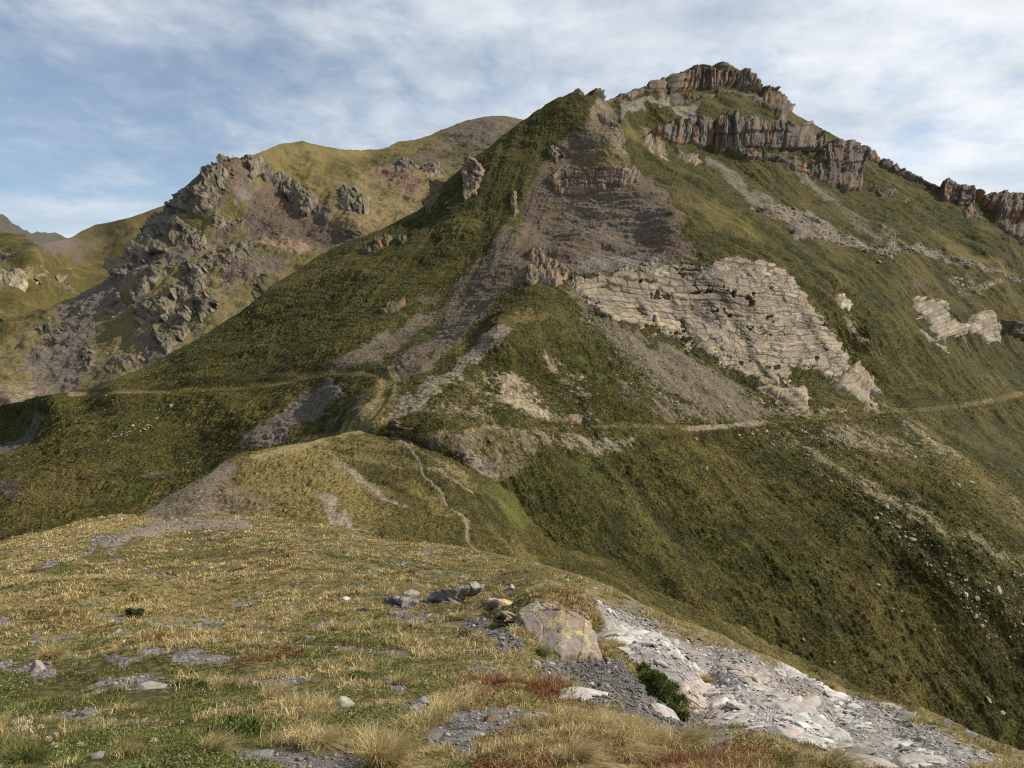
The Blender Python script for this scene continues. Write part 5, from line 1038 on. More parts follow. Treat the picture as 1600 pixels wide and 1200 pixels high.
# left slope
for nm, lb, bx, pl, mt, am, kd, sd0 in [
        ('rock_outcrop', 'tall pink and grey outcrop on the left skyline slope', Z2, [(955, 470), (975, 440), (1010, 428), (1062, 470), (1062, 540), (1020, 602), (960, 642), (945, 590), (960, 530)], K_BROWN, 9, 'block', 200),
        ('rock_outcrop', 'narrow grey outcrop lower on the left skyline', Z2, [(805, 560), (835, 535), (856, 540), (850, 600), (812, 702), (780, 690), (785, 640)], K_SUMMIT, 7, 'block', 203),
        ('rock_outcrop', 'long dark outcrop on the middle of the left slope', Z2, [(468, 855), (540, 820), (600, 796), (638, 805), (622, 842), (560, 872), (490, 902), (475, 880)], K_SUMMIT, 7, 'block', 206),
        ('rock_outcrop', 'small pale grey outcrop right of the long dark one', Z2, [(648, 812), (680, 790), (712, 808), (690, 836), (655, 838)], K_SUMMIT, 6, 'block', 209),
        ('rock_outcrop', 'leaning dark slab on the left slope skyline', Z2, [(-20, 1080), (30, 985), (90, 975), (92, 1010), (40, 1062), (0, 1105)], K_SUMMIT, 7, 'column', 212),
        ('rock_outcrop', 'greyish broken outcrop low on the left slope above the path', Z2, [(560, 1135), (600, 1110), (640, 1088), (692, 1090), (705, 1130), (640, 1165), (580, 1165)], K_SUMMIT, 5, 'block', 215),
        ('rock_outcrop', 'dark small outcrop near the top of the left slope', Z2, [(1340, 385), (1400, 388), (1445, 432), (1405, 465), (1360, 440)], K_SUMMIT, 5, 'block', 218)]:
    crag(nm, lb, zp(bx, pl), mtn, mt, am, am * 2, kd, 4.5, 9 if kd == 'column' else 4, seed=sd0, warp=0.6, out=1.5)
# by the paths
crag('rock_outcrop', 'low grey rock wall above the path junction', zp(Z8, [(610, 548), (650, 530), (742, 556), (730, 578), (690, 582), (630, 572)]), mtn, K_BROWN, 1.6, 6, 'block', 2.5, 1.8, seed=230, warp=0.6, out=1.2)
crag('rock_outcrop', 'pinkish rock wall along the middle of the right path', zp(Z5, [(330, 1120), (390, 1100), (470, 1086), (550, 1112), (552, 1160), (420, 1168), (350, 1150)]), mtn, K_BROWN, 2.6, 6, 'block', 2.5, 3, seed=232, warp=0.5, out=1.3)
# the rocky mountain on the left
for nm, lb, bx, pl, am, kd, mt in ROCKY_CRAGS:
    crag(nm, lb, zp(bx, pl), rocky, globals()[mt], am * 0.8, am * 1.8, kd, am * 0.75, am * (1.1 if kd == 'column' else 0.3 if kd == 'strata' else 0.62), tilt=0.5, seed=int(pl[0][0] * 3 + pl[0][1]) % 900 + 300, warp=0.8, out=1.5, face=(-0.55, -0.85), grow=5, ragged=8)
for lb, pl, am, mt in [
        ('pale smooth cliff on the grassy hill at far left', [(-60, 820), (0, 800), (60, 790), (130, 830), (190, 850), (130, 900), (80, 920), (20, 900), (-40, 905)], 11, K_WHITE),
        ('dark rock shelf above the pale cliff at far left', [(-60, 715), (20, 715), (80, 735), (160, 760), (160, 785), (60, 770), (-60, 750)], 8, K_DARK),
        ('small rocks beside the pale cliff at far left', [(150, 800), (190, 780), (235, 810), (200, 850), (170, 840)], 8, K_DARK),
        ('grey crags on the grass left of the jagged rib', [(268, 830), (300, 780), (345, 800), (320, 850), (280, 885)], 9, K_DARK),
        ('lower grey crag on the grass left of the jagged rib', [(285, 905), (320, 880), (345, 900), (310, 930)], 7, K_DARK),
        ('crag beside the dark foot of the jagged rib', [(470, 790), (500, 760), (545, 740), (550, 790), (500, 812)], 10, K_DARK)]:
    crag('rock_outcrop', lb, zp(Z1, pl), far if lb[0] != 'c' else rocky, mt, am * 0.6, am, 'block', am * 0.9, am * 0.7, seed=abs(int(pl[0][0] * 7 + pl[0][1])) % 900, warp=1.1, out=0.6, wedge=0.3)
print('crags', round(time.time() - T0, 1))

# ------------------------------------------------------------------ stones
def icosphere(sub):
    import bmesh
    bm = bmesh.new(); bmesh.ops.create_icosphere(bm, subdivisions=sub, radius=1.0)
    v = np.array([x.co[:] for x in bm.verts]); f = np.array([[q.index for q in p.verts] for p in bm.faces]); bm.free()
    return v / np.linalg.norm(v, axis=1, keepdims=True), f


def stone_shape(sub, seed, planes=11, flat=(1, 0.8, 0.55), grain=0.05):
    """an angular stone: a ball cut by random planes"""
    g = np.random.default_rng(seed)
    d, f = icosphere(sub)
    k_ = np.arange(planes + 5) + 0.5; ph = np.arccos(1 - 2 * k_ / (planes + 5)); th = math.pi * (1 + 5 ** 0.5) * k_
    n = np.stack([np.cos(th) * np.sin(ph), np.sin(th) * np.sin(ph), np.cos(ph)], -1) + g.normal(0, 0.28, (planes + 5, 3))
    n /= np.linalg.norm(n, axis=1, keepdims=True); off = g.uniform(0.55, 0.95, planes + 5)
    c = d @ n.T; r = np.where(c > 0.05, off / np.maximum(c, 0.05), 9).min(1); r = np.minimum(r, 1.3)
    v = d * r[:, None]
    v = v * (1 + grain * fb3(v * 2.5, seed, 3)[:, None]) * np.array(flat)
    return v, f


def frame_on(n, spin):
    """a frame standing on the ground, spun about its normal"""
    n = n / (np.linalg.norm(n, axis=-1, keepdims=True) + 1e-9)
    a = np.stack([np.cos(spin), np.sin(spin), 0 * spin], -1); a -= n * (a * n).sum(-1, keepdims=True); a /= np.linalg.norm(a, axis=-1, keepdims=True)
    return np.stack([a, np.cross(n, a), n], -1)


BIG = [stone_shape(4, 700 + i, 10 + i % 4, ((1, .8, .6), (1, .6, .45), (1, .85, .35), (1, .7, .8))[i % 4]) for i in range(8)]
SMALL = [stone_shape(2, 750 + i, 8 + i % 3, ((1, .8, .5), (1, .6, .35), (1, .85, .25), (1, .7, .6))[i % 4], 0.03) for i in range(8)]


def rand_in(poly, n, seed):
    g = np.random.default_rng(seed); p = np.asarray(poly, float); lo, hi = p.min(0), p.max(0); out = []
    while len(out) < n:
        q = g.uniform(lo, hi, (400, 2)); q = q[sdpoly(q[:, 0], q[:, 1], p) > 0]; out += list(q)
    return np.array(out[:n])


stone_mesh = {}
def stone(name, label, cat, land, u, v, size_px, mat, seed, group=None, sink=0.3, shapes=BIG, stretch=None):
    """one boulder or stone resting in the ground where (u, v) meets it; size_px is its width seen from the camera"""
    g = np.random.default_rng(seed)
    p, n = land.at(u, v); z = (p - EYE) @ FWD; r = 0.5 * size_px / F * z
    key = (id(shapes), seed % len(shapes), mat.name)
    if key not in stone_mesh:
        sv, sf = shapes[seed % len(shapes)]
        o = mesh_obj(name, sv, sf, mat, dict(cell=np.full(len(sv), g.random(), np.float32), crack=np.zeros(len(sv), np.float32)))
        stone_mesh[key] = o.data
    else:
        o = bpy.data.objects.new(name, stone_mesh[key]); COL.objects.link(o)
    up = n * 0.75 + np.array([0, 0, 0.25]) + g.normal(size=3) * 0.12
    M = frame_on(up, np.array(g.uniform(0, 6.28)))
    from mathutils import Matrix
    o.rotation_euler = Matrix(M.tolist()).to_euler()
    k = g.uniform(0.85, 1.15, 3) * (stretch or 1.0)
    o.scale = tuple(r * k)
    o.location = p + n * r * (0.35 - sink)
    return tag(o, label, cat, group)


def rubble(name, label, land, pts, sizes, mat, seed, cat='rubble'):
    """countless small stones over one patch, as one object"""
    g = np.random.default_rng(seed)
    p, n = land.at(pts[:, 0], pts[:, 1]); up = n + g.normal(size=n.shape) * 0.22
    M = frame_on(up, g.uniform(0, 6.28, len(p)))
    V, Fc, C, base = [], [], [], 0
    kind = g.integers(0, len(SMALL), len(p))
    for k in range(len(SMALL)):
        m = kind == k
        if not m.any(): continue
        sv, sf = SMALL[k]
        w = np.einsum('nij,vj->nvi', M[m], sv) * sizes[m][:, None, None] + (p[m] + n[m] * sizes[m][:, None] * 0.08)[:, None]
        V.append(w.reshape(-1, 3)); Fc.append((sf[None] + (np.arange(m.sum()) * len(sv))[:, None, None] + base).reshape(-1, 3)); base += w.shape[0] * w.shape[1]
        C.append(np.repeat(g.random(m.sum()), len(sv)))
    V = np.concatenate(V); C = np.concatenate(C)
    return tag(mesh_obj(name, V, np.concatenate(Fc), mat, dict(cell=C, crack=np.zeros(len(V), np.float32))), label, cat, kind='stuff')


def zat(land, pts):
    p, n = land.at(pts[:, 0], pts[:, 1]); return (p - EYE) @ FWD

# talus under the summit
q = rand_in(talus_poly, 3200, 1); q = q[q[:, 0] < 1640]
g = np.random.default_rng(2); rubble('talus', 'countless fallen blocks in the pale band on the upper right slope', mtn, q, zat(mtn, q) / F * np.exp(g.normal(0.05, 0.45, len(q))) * 1.0, K_TALUS, 3, 'talus')
for i, (u, v) in enumerate(rand_in(talus_poly, 40, 5)):
    stone('boulder', 'large pale block in the boulder band on the upper right slope', 'boulder', mtn, u, v, g.uniform(4.5, 8), K_TALUS, 900 + i, 'blocks in the upper right boulder band')
for i, (u, v, w) in enumerate([(1390, 404, 16), (1352, 398, 12), (1372, 412, 10), (1345, 384, 14), (1366, 396, 9)]):
    stone('boulder', ['flat pale block at the lower edge of the boulder band', 'second pale block left of the flat one under the boulder band', 'small pale block lowest under the boulder band', 'dark sided block in a hollow above the pale blocks', 'pale block between the dark block and the flat one'][i], 'boulder', mtn, u, v, w, K_BOULDER, 950 + i)
# stones lying on the right slope below the path
SL = [(1446, 686, 9, 'dark grey block on the slope just right of the right path bend'), (1499, 752, 13, 'grey pointed block on the right slope under the pale fan'), (1522, 750, 12, 'long pale block next to the grey pointed one on the right slope'),
      (1106, 729, 10, 'lone pale block on dark grass in the middle of the right slope'), (1368, 812, 11, 'pale leaning block left of the stony fan'), (1208, 690, 9, 'pale block below the path under the big cliff'),
      (1562, 922, 18, 'largest grey slab low on the right slope'), (1505, 932, 12, 'pale flat slab left of the largest grey slab'), (1258, 673, 8, 'tan block beside the path near the pale rock tongue'), (1545, 1092, 12, 'pale leaning slab at the lower right edge of the slope'), (1572, 1112, 11, 'pale upright slab near the bottom right of the slope'),
      (1292, 1044, 8, 'small white block above the near white rocks'), (1247, 1004, 7, 'pinkish block low on the slope above the white rocks'), (1478, 1070, 6, 'small pale block alone in the dark lower right grass'), (1365, 919, 9, 'thin pale slab on the dark middle right slope'), (1392, 955, 8, 'thin pale slab below another on the dark right slope'), (1406, 957, 7, 'small pale slab right of the thin one on the dark slope'), (1460, 984, 7, 'single small pale slab between the lone lower ones'),
      (1497, 1145, 11, 'pale flat stone just above the near white rock edge'), (1533, 1158, 12, 'tan flat stone at the foot of the right slope'),
      (1098, 674, 9, 'white block just under the middle of the right path'), (1160, 673, 9, 'small white block right of others under the path'), (1178, 674, 8, 'white block in the row under the path'), (1198, 672, 10, 'squarish white block ending the row under the path')]
for i, (u, v, w, lb) in enumerate(SL):
    stone('boulder', lb, 'boulder', mtn, u, v, w, K_BOULDER, 1000 + i, sink=0.22)
fan = [(1240, 690), (1330, 730), (1430, 790), (1600, 870), (1640, 900), (1640, 1000), (1560, 1010), (1450, 900), (1350, 800), (1270, 730)]
for i, (u, v) in enumerate(rand_in(fan, 105, 8)):
    stone('boulder', 'pale stone scattered down the fan on the right slope', 'boulder', mtn, u, v, float(np.exp(g.normal(1.55, 0.36))), K_BOULDER, 1100 + i, 'stones of the right slope fan', sink=0.2)
q = np.concatenate([rand_in(fan, 420, 9), rand_in([(1160, 664), (1400, 655), (1450, 690), (1480, 740), (1380, 730), (1200, 690)], 260, 10), rand_in([(1480, 900), (1640, 850), (1640, 1100), (1540, 1010)], 120, 12)])
rubble('stones', 'countless little pale stones strewn along the right slope fan', mtn, q, zat(mtn, q) / F * np.exp(g.normal(0.15, 0.4, len(q))), K_BOULDER, 11, 'stones')
ucl = [(905, 470), (960, 520), (1060, 555), (1140, 590), (1240, 650), (1120, 658), (1040, 640), (970, 590), (925, 530)]
for i, (u, v) in enumerate(rand_in(ucl, 42, 14)):
    stone('boulder', 'pale stone lying on the scree under the big cliff', 'boulder', mtn, u, v, float(np.exp(g.normal(1.5, 0.35))), K_BOULDER, 1300 + i, 'stones under the big pale cliff', sink=0.2)
q = np.concatenate([rand_in(ucl, 500, 15), rand_in([(890, 430), (930, 480), (960, 510), (935, 515), (895, 470)], 60, 16)])
rubble('stones', 'countless small pale stones on the scree under the big cliff', mtn, q, zat(mtn, q) / F * np.exp(g.normal(0.0, 0.4, len(q))), K_BOULDER, 17, 'stones')
junc = [(620, 676), (760, 680), (1000, 672), (1000, 700), (930, 720), (850, 700), (780, 745), (740, 740), (670, 700)]
q = rand_in(junc, 420, 18); rubble('stones', 'small tan stones strewn below the path junction', mtn, q, zat(mtn, q) / F * np.exp(g.normal(0.05, 0.4, len(q))), K_TALUS, 19, 'stones')
q = rand_in([(855, 600), (900, 560), (1000, 640), (980, 662), (820, 655), (700, 655), (760, 610)], 300, 20); rubble('stones', 'little pale stones dotting the grassy spur', mtn, q, zat(mtn, q) / F * np.exp(g.normal(-0.15, 0.35, len(q))), K_TALUS, 21, 'stones')
lv = zp((0, 580, 320), [(820, 560), (860, 490), (1040, 430), (1080, 350), (1200, 300), (1380, 260), (1400, 280), (1260, 360), (1180, 420), (1100, 480), (960, 510)])
for i, (u, v) in enumerate(rand_in(lv, 46, 22)):
    stone('boulder', 'pale flat stone on the grass below the left path', 'boulder', mtn, u, v, float(np.exp(g.normal(1.25, 0.4))), K_BOULDER, 1400 + i, 'pale stones below the left path', sink=0.25)
for i, (u, v) in enumerate(zp((0, 580, 320), [(190, 602), (540, 660), (680, 920), (1270, 830), (1235, 1010), (940, 835), (1465, 715), (835, 208)])):
    stone('boulder', ['single white stone on the far left grass above the wet hollow', 'single white stone in the middle of the left valley grass', 'white stone on the small bank in the left valley', 'white stone on the reddish mound in the left valley', 'tan stone at the edge of the scree bank', 'small white stone above the bank in the left valley', 'white stone on the left valley grass close to the scree', 'white stone on the edge just under the left path'][i], 'boulder', mtn, u, v, 4.2, K_BOULDER, 1500 + i)
q = np.concatenate([rand_in(sad_scree, 900, 24), rand_in(zp(Z8, [(330, 700), (400, 720), (600, 880), (700, 940), (560, 900), (430, 820)]), 200, 25)])
rubble('stones', 'brown grey chips covering the scree bank of the saddle', saddle, q, zat(saddle, q) / F * np.exp(g.normal(-0.2, 0.4, len(q))), K_TALUS, 26, 'stones')
q = rand_in([(560, 590), (598, 590), (550, 612), (470, 676), (440, 703), (375, 704), (420, 660), (470, 618)], 500, 27)
rubble('stones', 'grey chips covering the chute beneath the left path', mtn, q, zat(mtn, q) / F * np.exp(g.normal(-0.3, 0.35, len(q))), K_TALUS, 28, 'stones')
q = np.concatenate([rand_in([(940, 175), (985, 240), (1085, 400), (1000, 410), (820, 430), (790, 440), (860, 300)], 900, 29), rand_in(zp(Z3, [(840, 480), (1000, 520), (1240, 640), (1180, 680), (1000, 680)]), 200, 30)])
rubble('stones', 'brown stones covering the steep scree face', mtn, q, zat(mtn, q) / F * np.exp(g.normal(-0.35, 0.35, len(q))), K_TALUS, 31, 'stones')
for lb, pl, sd_n, sz_ in [('tan stones strewn among the crags of the left mountain', zp(Z1, [(560, 860), (700, 760), (900, 700), (1250, 700), (1300, 800), (1000, 1000), (850, 1150), (640, 1180), (300, 1180), (60, 1150), (200, 1050), (450, 950)]), 52, 0.25), ('grey stones of the scree tongues on the left mountain', zp(Z1, [(540, 850), (640, 800), (560, 920), (430, 1120), (240, 1240), (100, 1290), (160, 1180), (330, 1060), (190, 1000), (380, 920)]), 53, -0.1), ('dark reddish stones of the bowl under the black crag band', zp(Z1, [(1205, 440), (1310, 470), (1400, 550), (1560, 600), (1440, 700), (1180, 640), (1150, 480)]), 54, -0.1)]:
    q = rand_in(pl, 900, sd_n); rubble('stones', lb, rocky, q, zat(rocky, q) / F * np.exp(g.normal(sz_, 0.45, len(q))), K_TALUS if sd_n != 54 else K_BROWN, sd_n, 'stones')
print('stones', round(time.time() - T0, 1))

# ------------------------------------------------------------------ rocks of the near hill
def lichen_mat():
    m = rock_mat('lichened_rock', (0.20, 0.14, 0.105), (0.37, 0.275, 0.21), (0.18, 0.168, 0.16), 0.6, (0.07, 0.055, 0.045), 0.3, 0.25)
    t = NT(m.node_tree)
    bs = [n for n in t.n if n.type == 'BSDF_PRINCIPLED'][0]; c0 = bs.inputs['Base Color'].links[0].from_socket
    pos = t.new('ShaderNodeNewGeometry').outputs['Position']
    f = t.step(t.math('ADD', t.math('MULTIPLY', t.noise(t.scale(pos, (2.2, 1, 0.25)), 1.6, 5, 0.65, 0.3), 0.8), t.math('MULTIPLY', t.noise(pos, 11, 5, 0.75), 0.55)), 0.72, 0.80)
    c = t.mix(t.math('MULTIPLY', f, 0.85), c0, (0.40, 0.35, 0.12))
    t.l.new(c, bs.inputs['Base Color'])
    return m
K_LICHEN = lichen_mat()
crag('rock_slab', 'big pinkish slab streaked with yellow lichen on the near hill', zp(N3, [(1060, 350), (1160, 285), (1240, 300), (1320, 320), (1450, 390), (1500, 480), (1545, 612), (1480, 605), (1400, 592), (1350, 600), (1270, 600), (1180, 540), (1110, 450)]), near, K_LICHEN, 0.28, 0.9, 'slab', 0.8, 1.3, tilt=0.1, seed=500, warp=0.5, out=0.5, edge=7, step=0.7, jw=0.12, lean=1.9, wedge=0.2, ragged=2)
crag('boulder', 'tan flat topped boulder behind the lichen streaked slab', zp(N3, [(1145, 290), (1180, 270), (1270, 280), (1302, 320), (1260, 335), (1170, 320)]), near, K_LICHEN, 0.35, 0.6, 'block', 0.7, 0.5, seed=503, warp=0.3, step=0.7, lean=1.2, out=0.5, wedge=0.3)
crag('boulder', 'long pale grey rock with a dark cleft on the near hilltop', zp(N3, [(575, 302), (592, 220), (640, 206), (740, 205), (800, 175), (840, 168), (905, 195), (880, 222), (770, 232), (720, 245), (680, 300), (630, 290)]), near, K_NEAR, 0.4, 0.6, 'block', 0.8, 0.45, tilt=0.3, seed=506, warp=0.4, step=0.6, edge=5, lean=0.9, out=0.5, wedge=0.5)
crag('boulder', 'pale cream ledge stones between grey rock and lichen slab', zp(N3, [(875, 275), (940, 264), (1052, 268), (1052, 330), (1010, 335), (950, 308), (885, 300)]), near, K_LICHEN, 0.3, 0.5, 'block', 0.5, 0.3, seed=509, warp=0.4, step=0.6, lean=1.0, out=0.5, wedge=0.4)
crag('boulder', 'cream ledge stones dropping along the left side of the lichen slab', zp(N3, [(940, 325), (1000, 330), (1050, 360), (1060, 400), (1010, 380)]), near, K_LICHEN, 0.25, 0.4, 'block', 0.4, 0.3, seed=510, warp=0.4, step=0.6, lean=1.0, out=0.5, wedge=0.4)
crag('boulder', 'low dark and tan rocks left of the long grey rock', zp(N3, [(345, 270), (375, 240), (470, 245), (540, 270), (520, 300), (420, 290)]), near, K_NEAR, 0.3, 0.4, 'block', 0.45, 0.25, seed=512, warp=0.6, step=0.6, lean=1.4, out=0.5, wedge=0.4)
def plates(name, label, poly, land, mat, seed, size, n=None, strike=0.9, flat=0.55):
    """bedrock broken into tilted plates that all lie the same way: one exposure, one mesh"""
    g = np.random.default_rng(seed); poly = np.asarray(poly, float)
    A_ = 0.5 * abs(np.dot(poly[:, 0], np.roll(poly[:, 1], 1)) - np.dot(poly[:, 1], np.roll(poly[:, 0], 1)))
    q = rand_in(poly, n or int(np.clip(A_ / 9, 40, 600)), seed)
    p, nn = land.at(q[:, 0], q[:, 1]); z = (p - EYE) @ FWD; m = len(p)
    M = frame_on(nn + np.array([0.0, 0.0, 0.35]) + g.normal(size=(m, 3)) * 0.16, strike + g.normal(0, 0.3, m))
    sz = size * np.exp(g.normal(-0.45, 0.5, m)) * np.clip(z / 16, 0.7, 1.0); V, Fc, C, b0 = [], [], [], 0
    for k in range(m):
        sv, sf = PLATE[int(g.integers(0, len(PLATE)))]
        V.append((sv * sz[k] * np.array([1.4, 0.8, flat])) @ M[k].T + p[k] + nn[k] * sz[k] * g.uniform(-0.30, 0.02)); Fc.append(sf + b0); b0 += len(sv); C.append(np.full(len(sv), g.random()))
    V = np.concatenate(V); C = np.concatenate(C); org = p.mean(0)
    o = mesh_obj(name, V - org, np.concatenate(Fc), mat, dict(cell=C, crack=np.zeros(len(V), np.float32))); o.location = org
    return tag(o, label, name.replace('_', ' '))
PLATE = [stone_shape(4, 800 + i, 9 + i % 4, (1, 0.8, 0.45), 0.03) for i in range(7)]
for i, (lb, bx, pl, am, mt, kd) in enumerate([
        ('white slab strip upper left on the near rocky slope', N4, [(240, 450), (330, 430), (400, 520), (470, 560), (430, 590), (330, 560)], 0.5, K_PALE, 'slab'),
        ('long white slab in the middle of the near rocky slope', N4, [(380, 430), (470, 440), (560, 510), (680, 590), (640, 610), (540, 560), (430, 500)], 0.5, K_PALE, 'slab'),
        ('smooth grey slab right of the long white slab', N4, [(650, 570), (760, 570), (830, 650), (780, 660), (700, 620)], 0.45, K_NEAR, 'slab'),
        ('pinkish broken rock band across the near rocky slope', N4, [(880, 640), (960, 640), (1090, 720), (1200, 800), (1190, 850), (1080, 790), (950, 710)], 0.7, K_PINK, 'block'),
        ('white cracked slabs at the upper right of the near rocky slope', N4, [(1215, 625), (1290, 630), (1450, 730), (1470, 790), (1360, 760), (1260, 690)], 0.6, K_PALE, 'block'),
        ('cream rock shoulder below the juniper on the near slope', N4, [(700, 760), (780, 700), (840, 760), (880, 860), (930, 940), (860, 960), (790, 880), (740, 830)], 0.6, K_PINK, 'block'),
        ('white fractured slabs right of the cream rock shoulder', N4, [(880, 800), (960, 790), (1080, 900), (1160, 960), (1100, 980), (980, 920), (900, 880)], 0.5, K_PALE, 'slab'),
        ('large cream and pink slab at the bottom of the rocky slope', N4, [(1190, 800), (1300, 830), (1420, 930), (1540, 1010), (1560, 1060), (1430, 1040), (1320, 980), (1230, 900)], 0.7, K_PALE, 'slab'),
        ('white slabs near the lower right crest of the rocky slope', N4, [(1440, 800), (1560, 830), (1700, 950), (1760, 1030), (1640, 1010), (1520, 920)], 0.6, K_PALE, 'block'),
        ('grey wedge shaped slab at the lower right of the rocky slope', (1200, 900, 1600), [(500, 1050), (560, 1060), (640, 1110), (720, 1150), (700, 1200), (580, 1180), (530, 1120)], 0.5, K_NEAR, 'slab'),
        ('pale rubble slabs below the skyline of the rocky slope', (1200, 900, 1600), [(40, 560), (120, 580), (260, 660), (320, 720), (240, 730), (120, 650)], 0.5, K_PALE, 'block'),
        ('white rock strip bordering the red plants at the bottom', (1200, 900, 1600), [(20, 940), (100, 980), (260, 1040), (340, 1060), (330, 1090), (200, 1050), (60, 990)], 0.4, K_PALE, 'slab'),
        ('long pale slab above the grey wedge', (1200, 900, 1600), [(200, 890), (320, 930), (420, 1000), (520, 1030), (480, 1070), (360, 1020), (240, 950)], 0.6, K_PALE, 'slab'),
        ('greyish crest rocks at the right end of the rocky slope', (1200, 900, 1600), [(640, 800), (760, 840), (880, 900), (1000, 960), (980, 990), (860, 940), (720, 870)], 0.5, K_NEAR, 'block'),
        ('pale lower slabs at the right end of the rocky slope', (1200, 900, 1600), [(760, 1060), (900, 1080), (1100, 1120), (1000, 1190), (860, 1180)], 0.5, K_PALE, 'slab'),
        ('pale stone cluster in the dark shale strip', N3, [(1340, 755), (1400, 750), (1500, 790), (1500, 820), (1400, 800)], 0.35, K_PALE, 'block'),
        ('white block below the juniper in the dark shale', N4, [(510, 820), (560, 810), (625, 860), (620, 900), (560, 870)], 0.4, K_PALE, 'block')]):
    plates('rock_slab', lb, zp(bx, pl), near, mt, 520 + i, {'slab': 0.26, 'block': 0.2}[kd])

tag(plates('rock_ledge', 'dark slaty ledge at the left crest of the near hill', zp(Z7, [(400, 930), (470, 890), (600, 858), (720, 828), (800, 800), (830, 808), (700, 850), (600, 880), (480, 918), (420, 938)]), near, K_SLATE, 515, 0.16, 260), kind='stuff')
tag(plates('rock_ledge', 'short slaty ledge further down the left crest', zp(Z7, [(165, 1030), (240, 990), (290, 990), (250, 1018), (180, 1040)]), near, K_SLATE, 518, 0.3, 260), kind='stuff')
plates('rock_ledge', 'tan rock lip on the skyline of the near hill at left', zp(Z7, [(430, 805), (480, 785), (560, 780), (635, 790), (625, 805), (540, 812)]), near, K_BROWN, 519, 0.2, 110)
NS = [(400, 1172, 52, 'tan weathered rock at the bottom left of centre', K_NEAR), (352, 1160, 26, 'pale rock left of the tan weathered rock', K_NEAR), (612, 1192, 34, 'blue grey stone under the large dry tussock', K_NEAR), (245, 1150, 16, 'pale grey stone standing in the green plants at bottom left', K_NEAR), (195, 1140, 22, 'grey stone with dark base at bottom left', K_NEAR),
      (548, 1045, 18, 'light stone left of the small slaty patch', K_NEAR), (590, 1050, 22, 'grey slaty stone near the middle of the near hill', K_SLATE), (537, 1105, 38, 'pinkish grey rock in dry grass left of centre', K_NEAR), (660, 1100, 34, 'layered grey rock on the slate patch', K_NEAR), (648, 1112, 24, 'second layered rock on the slate patch, lower', K_NEAR),
      (235, 1071, 60, 'brown flat rock embedded in the left turf', K_NEAR), (60, 1053, 34, 'low grey rock at the far left of the near hill', K_NEAR), (130, 1105, 34, 'dark low rock in the green mat at far left', K_SLATE), (150, 1192, 40, 'pinkish rock at the bottom left edge', K_NEAR), (30, 1140, 36, 'pale rock amid white flowers at bottom left', K_NEAR), (85, 1148, 26, 'pinkish rock amid white flowers', K_NEAR),
      (765, 1122, 30, 'reddish rock on the reddish turf below centre', K_BROWN), (808, 1135, 16, 'small pale stone alone in reddish turf', K_NEAR), (830, 1120, 18, 'dark slate lump in the reddish turf', K_SLATE), (760, 1195, 20, 'pale stone at the bottom edge right of centre', K_NEAR), (1184, 1170, 20, 'white stone at the edge of the red plants', K_PALE), (1040, 1160, 16, 'little white stone in the dark shale at the lip', K_PALE), (960, 1195, 22, 'blue grey stone in a dark hollow at the bottom', K_NEAR),
      (1175, 1195, 24, 'dark grey stone at the bottom edge under the red plants', K_SLATE), (540, 930, 22, 'white flat stone on the near hilltop, left of the long rock', K_PALE), (640, 925, 40, 'tan flat stones before the long grey rock', K_NEAR), (930, 917, 20, 'grey rock on the skyline of the near hill', K_NEAR), (800, 925, 18, 'white stone right of the long grey rock', K_PALE), (282, 862, 9, 'white stone on the grass below the left crest', K_PALE), (400, 1008, 10, 'pale stone in the middle of the dry turf', K_PALE), (40, 943, 10, 'white stone on the far left turf', K_PALE),
      (570, 955, 22, 'dark stone beside the shale streak on the hilltop', K_SLATE), (615, 958, 16, 'grey rock at the start of the shale streak', K_NEAR), (500, 925, 12, 'small pale stone at the left of the hilltop stones', K_PALE), (468, 950, 12, 'small stone on the dry hilltop turf', K_NEAR), (1070, 1015, 26, 'cream stone on the upper near rocky slope', K_LICHEN), (1000, 985, 22, 'cream stone at the top of the near rocky slope', K_LICHEN), (980, 968, 22, 'pale stone highest on the near rocky slope', K_PALE), (1145, 1015, 18, 'grey plate near the skyline of the rocky slope', K_NEAR), (1165, 1075, 26, 'reddish rounded rock in the pink band', K_LICHEN), (470, 1058, 10, 'tiny pale stone in the green turf', K_PALE), (370, 1185, 18, 'small pinkish stone by the tan weathered rock', K_NEAR), (290, 1192, 16, 'pale stone at the bottom edge left', K_NEAR)]
for i, (u, v, w, lb, mt) in enumerate(NS):
    stone('rock' if w > 20 else 'stone', lb, 'rock' if w > 20 else 'stone', near, u, v, w, mt, 1700 + i, sink=0.34)
sh = np.concatenate([rand_in(dark_shale, 3600, 40), rand_in(white_slope, 4200, 41), rand_in(zp(N3, [(-60, 1060), (160, 1050), (200, 1130), (340, 1180), (300, 1240), (-80, 1240)]), 500, 42), rand_in(zp(N3, [(400, 840), (560, 810), (640, 840), (580, 900), (460, 890)]), 200, 43), rand_in(zp(N3, [(320, 280), (520, 250), (700, 360), (640, 380), (480, 360)]), 300, 44), rand_in(zp(Z7, [(600, 850), (800, 790), (1150, 800), (1200, 850), (900, 870)]), 300, 45), rand_in([(900, 925), (1000, 950), (1290, 1080), (1200, 1050), (1000, 980)], 700, 46)])
sh = sh[sh[:, 1] < 1230]
zz = zat(near, sh); isw = sdpoly(sh[:, 0], sh[:, 1], white_slope) > 0
sz = np.clip(zz / F * np.exp(g.normal(0.75, 0.5, len(sh))), 0.008, 0.2)
rubble('slate_chips', 'dark slate chips strewn over the bare patches of the near hill', near, sh[~isw], sz[~isw], K_SLATE, 47, 'slate chips')
rubble('stone_chips', 'pale broken chips strewn over the near rocky slope', near, sh[isw], sz[isw] * 1.15, K_PALE, 48, 'stone chips')
print('near rocks', round(time.time() - T0, 1))

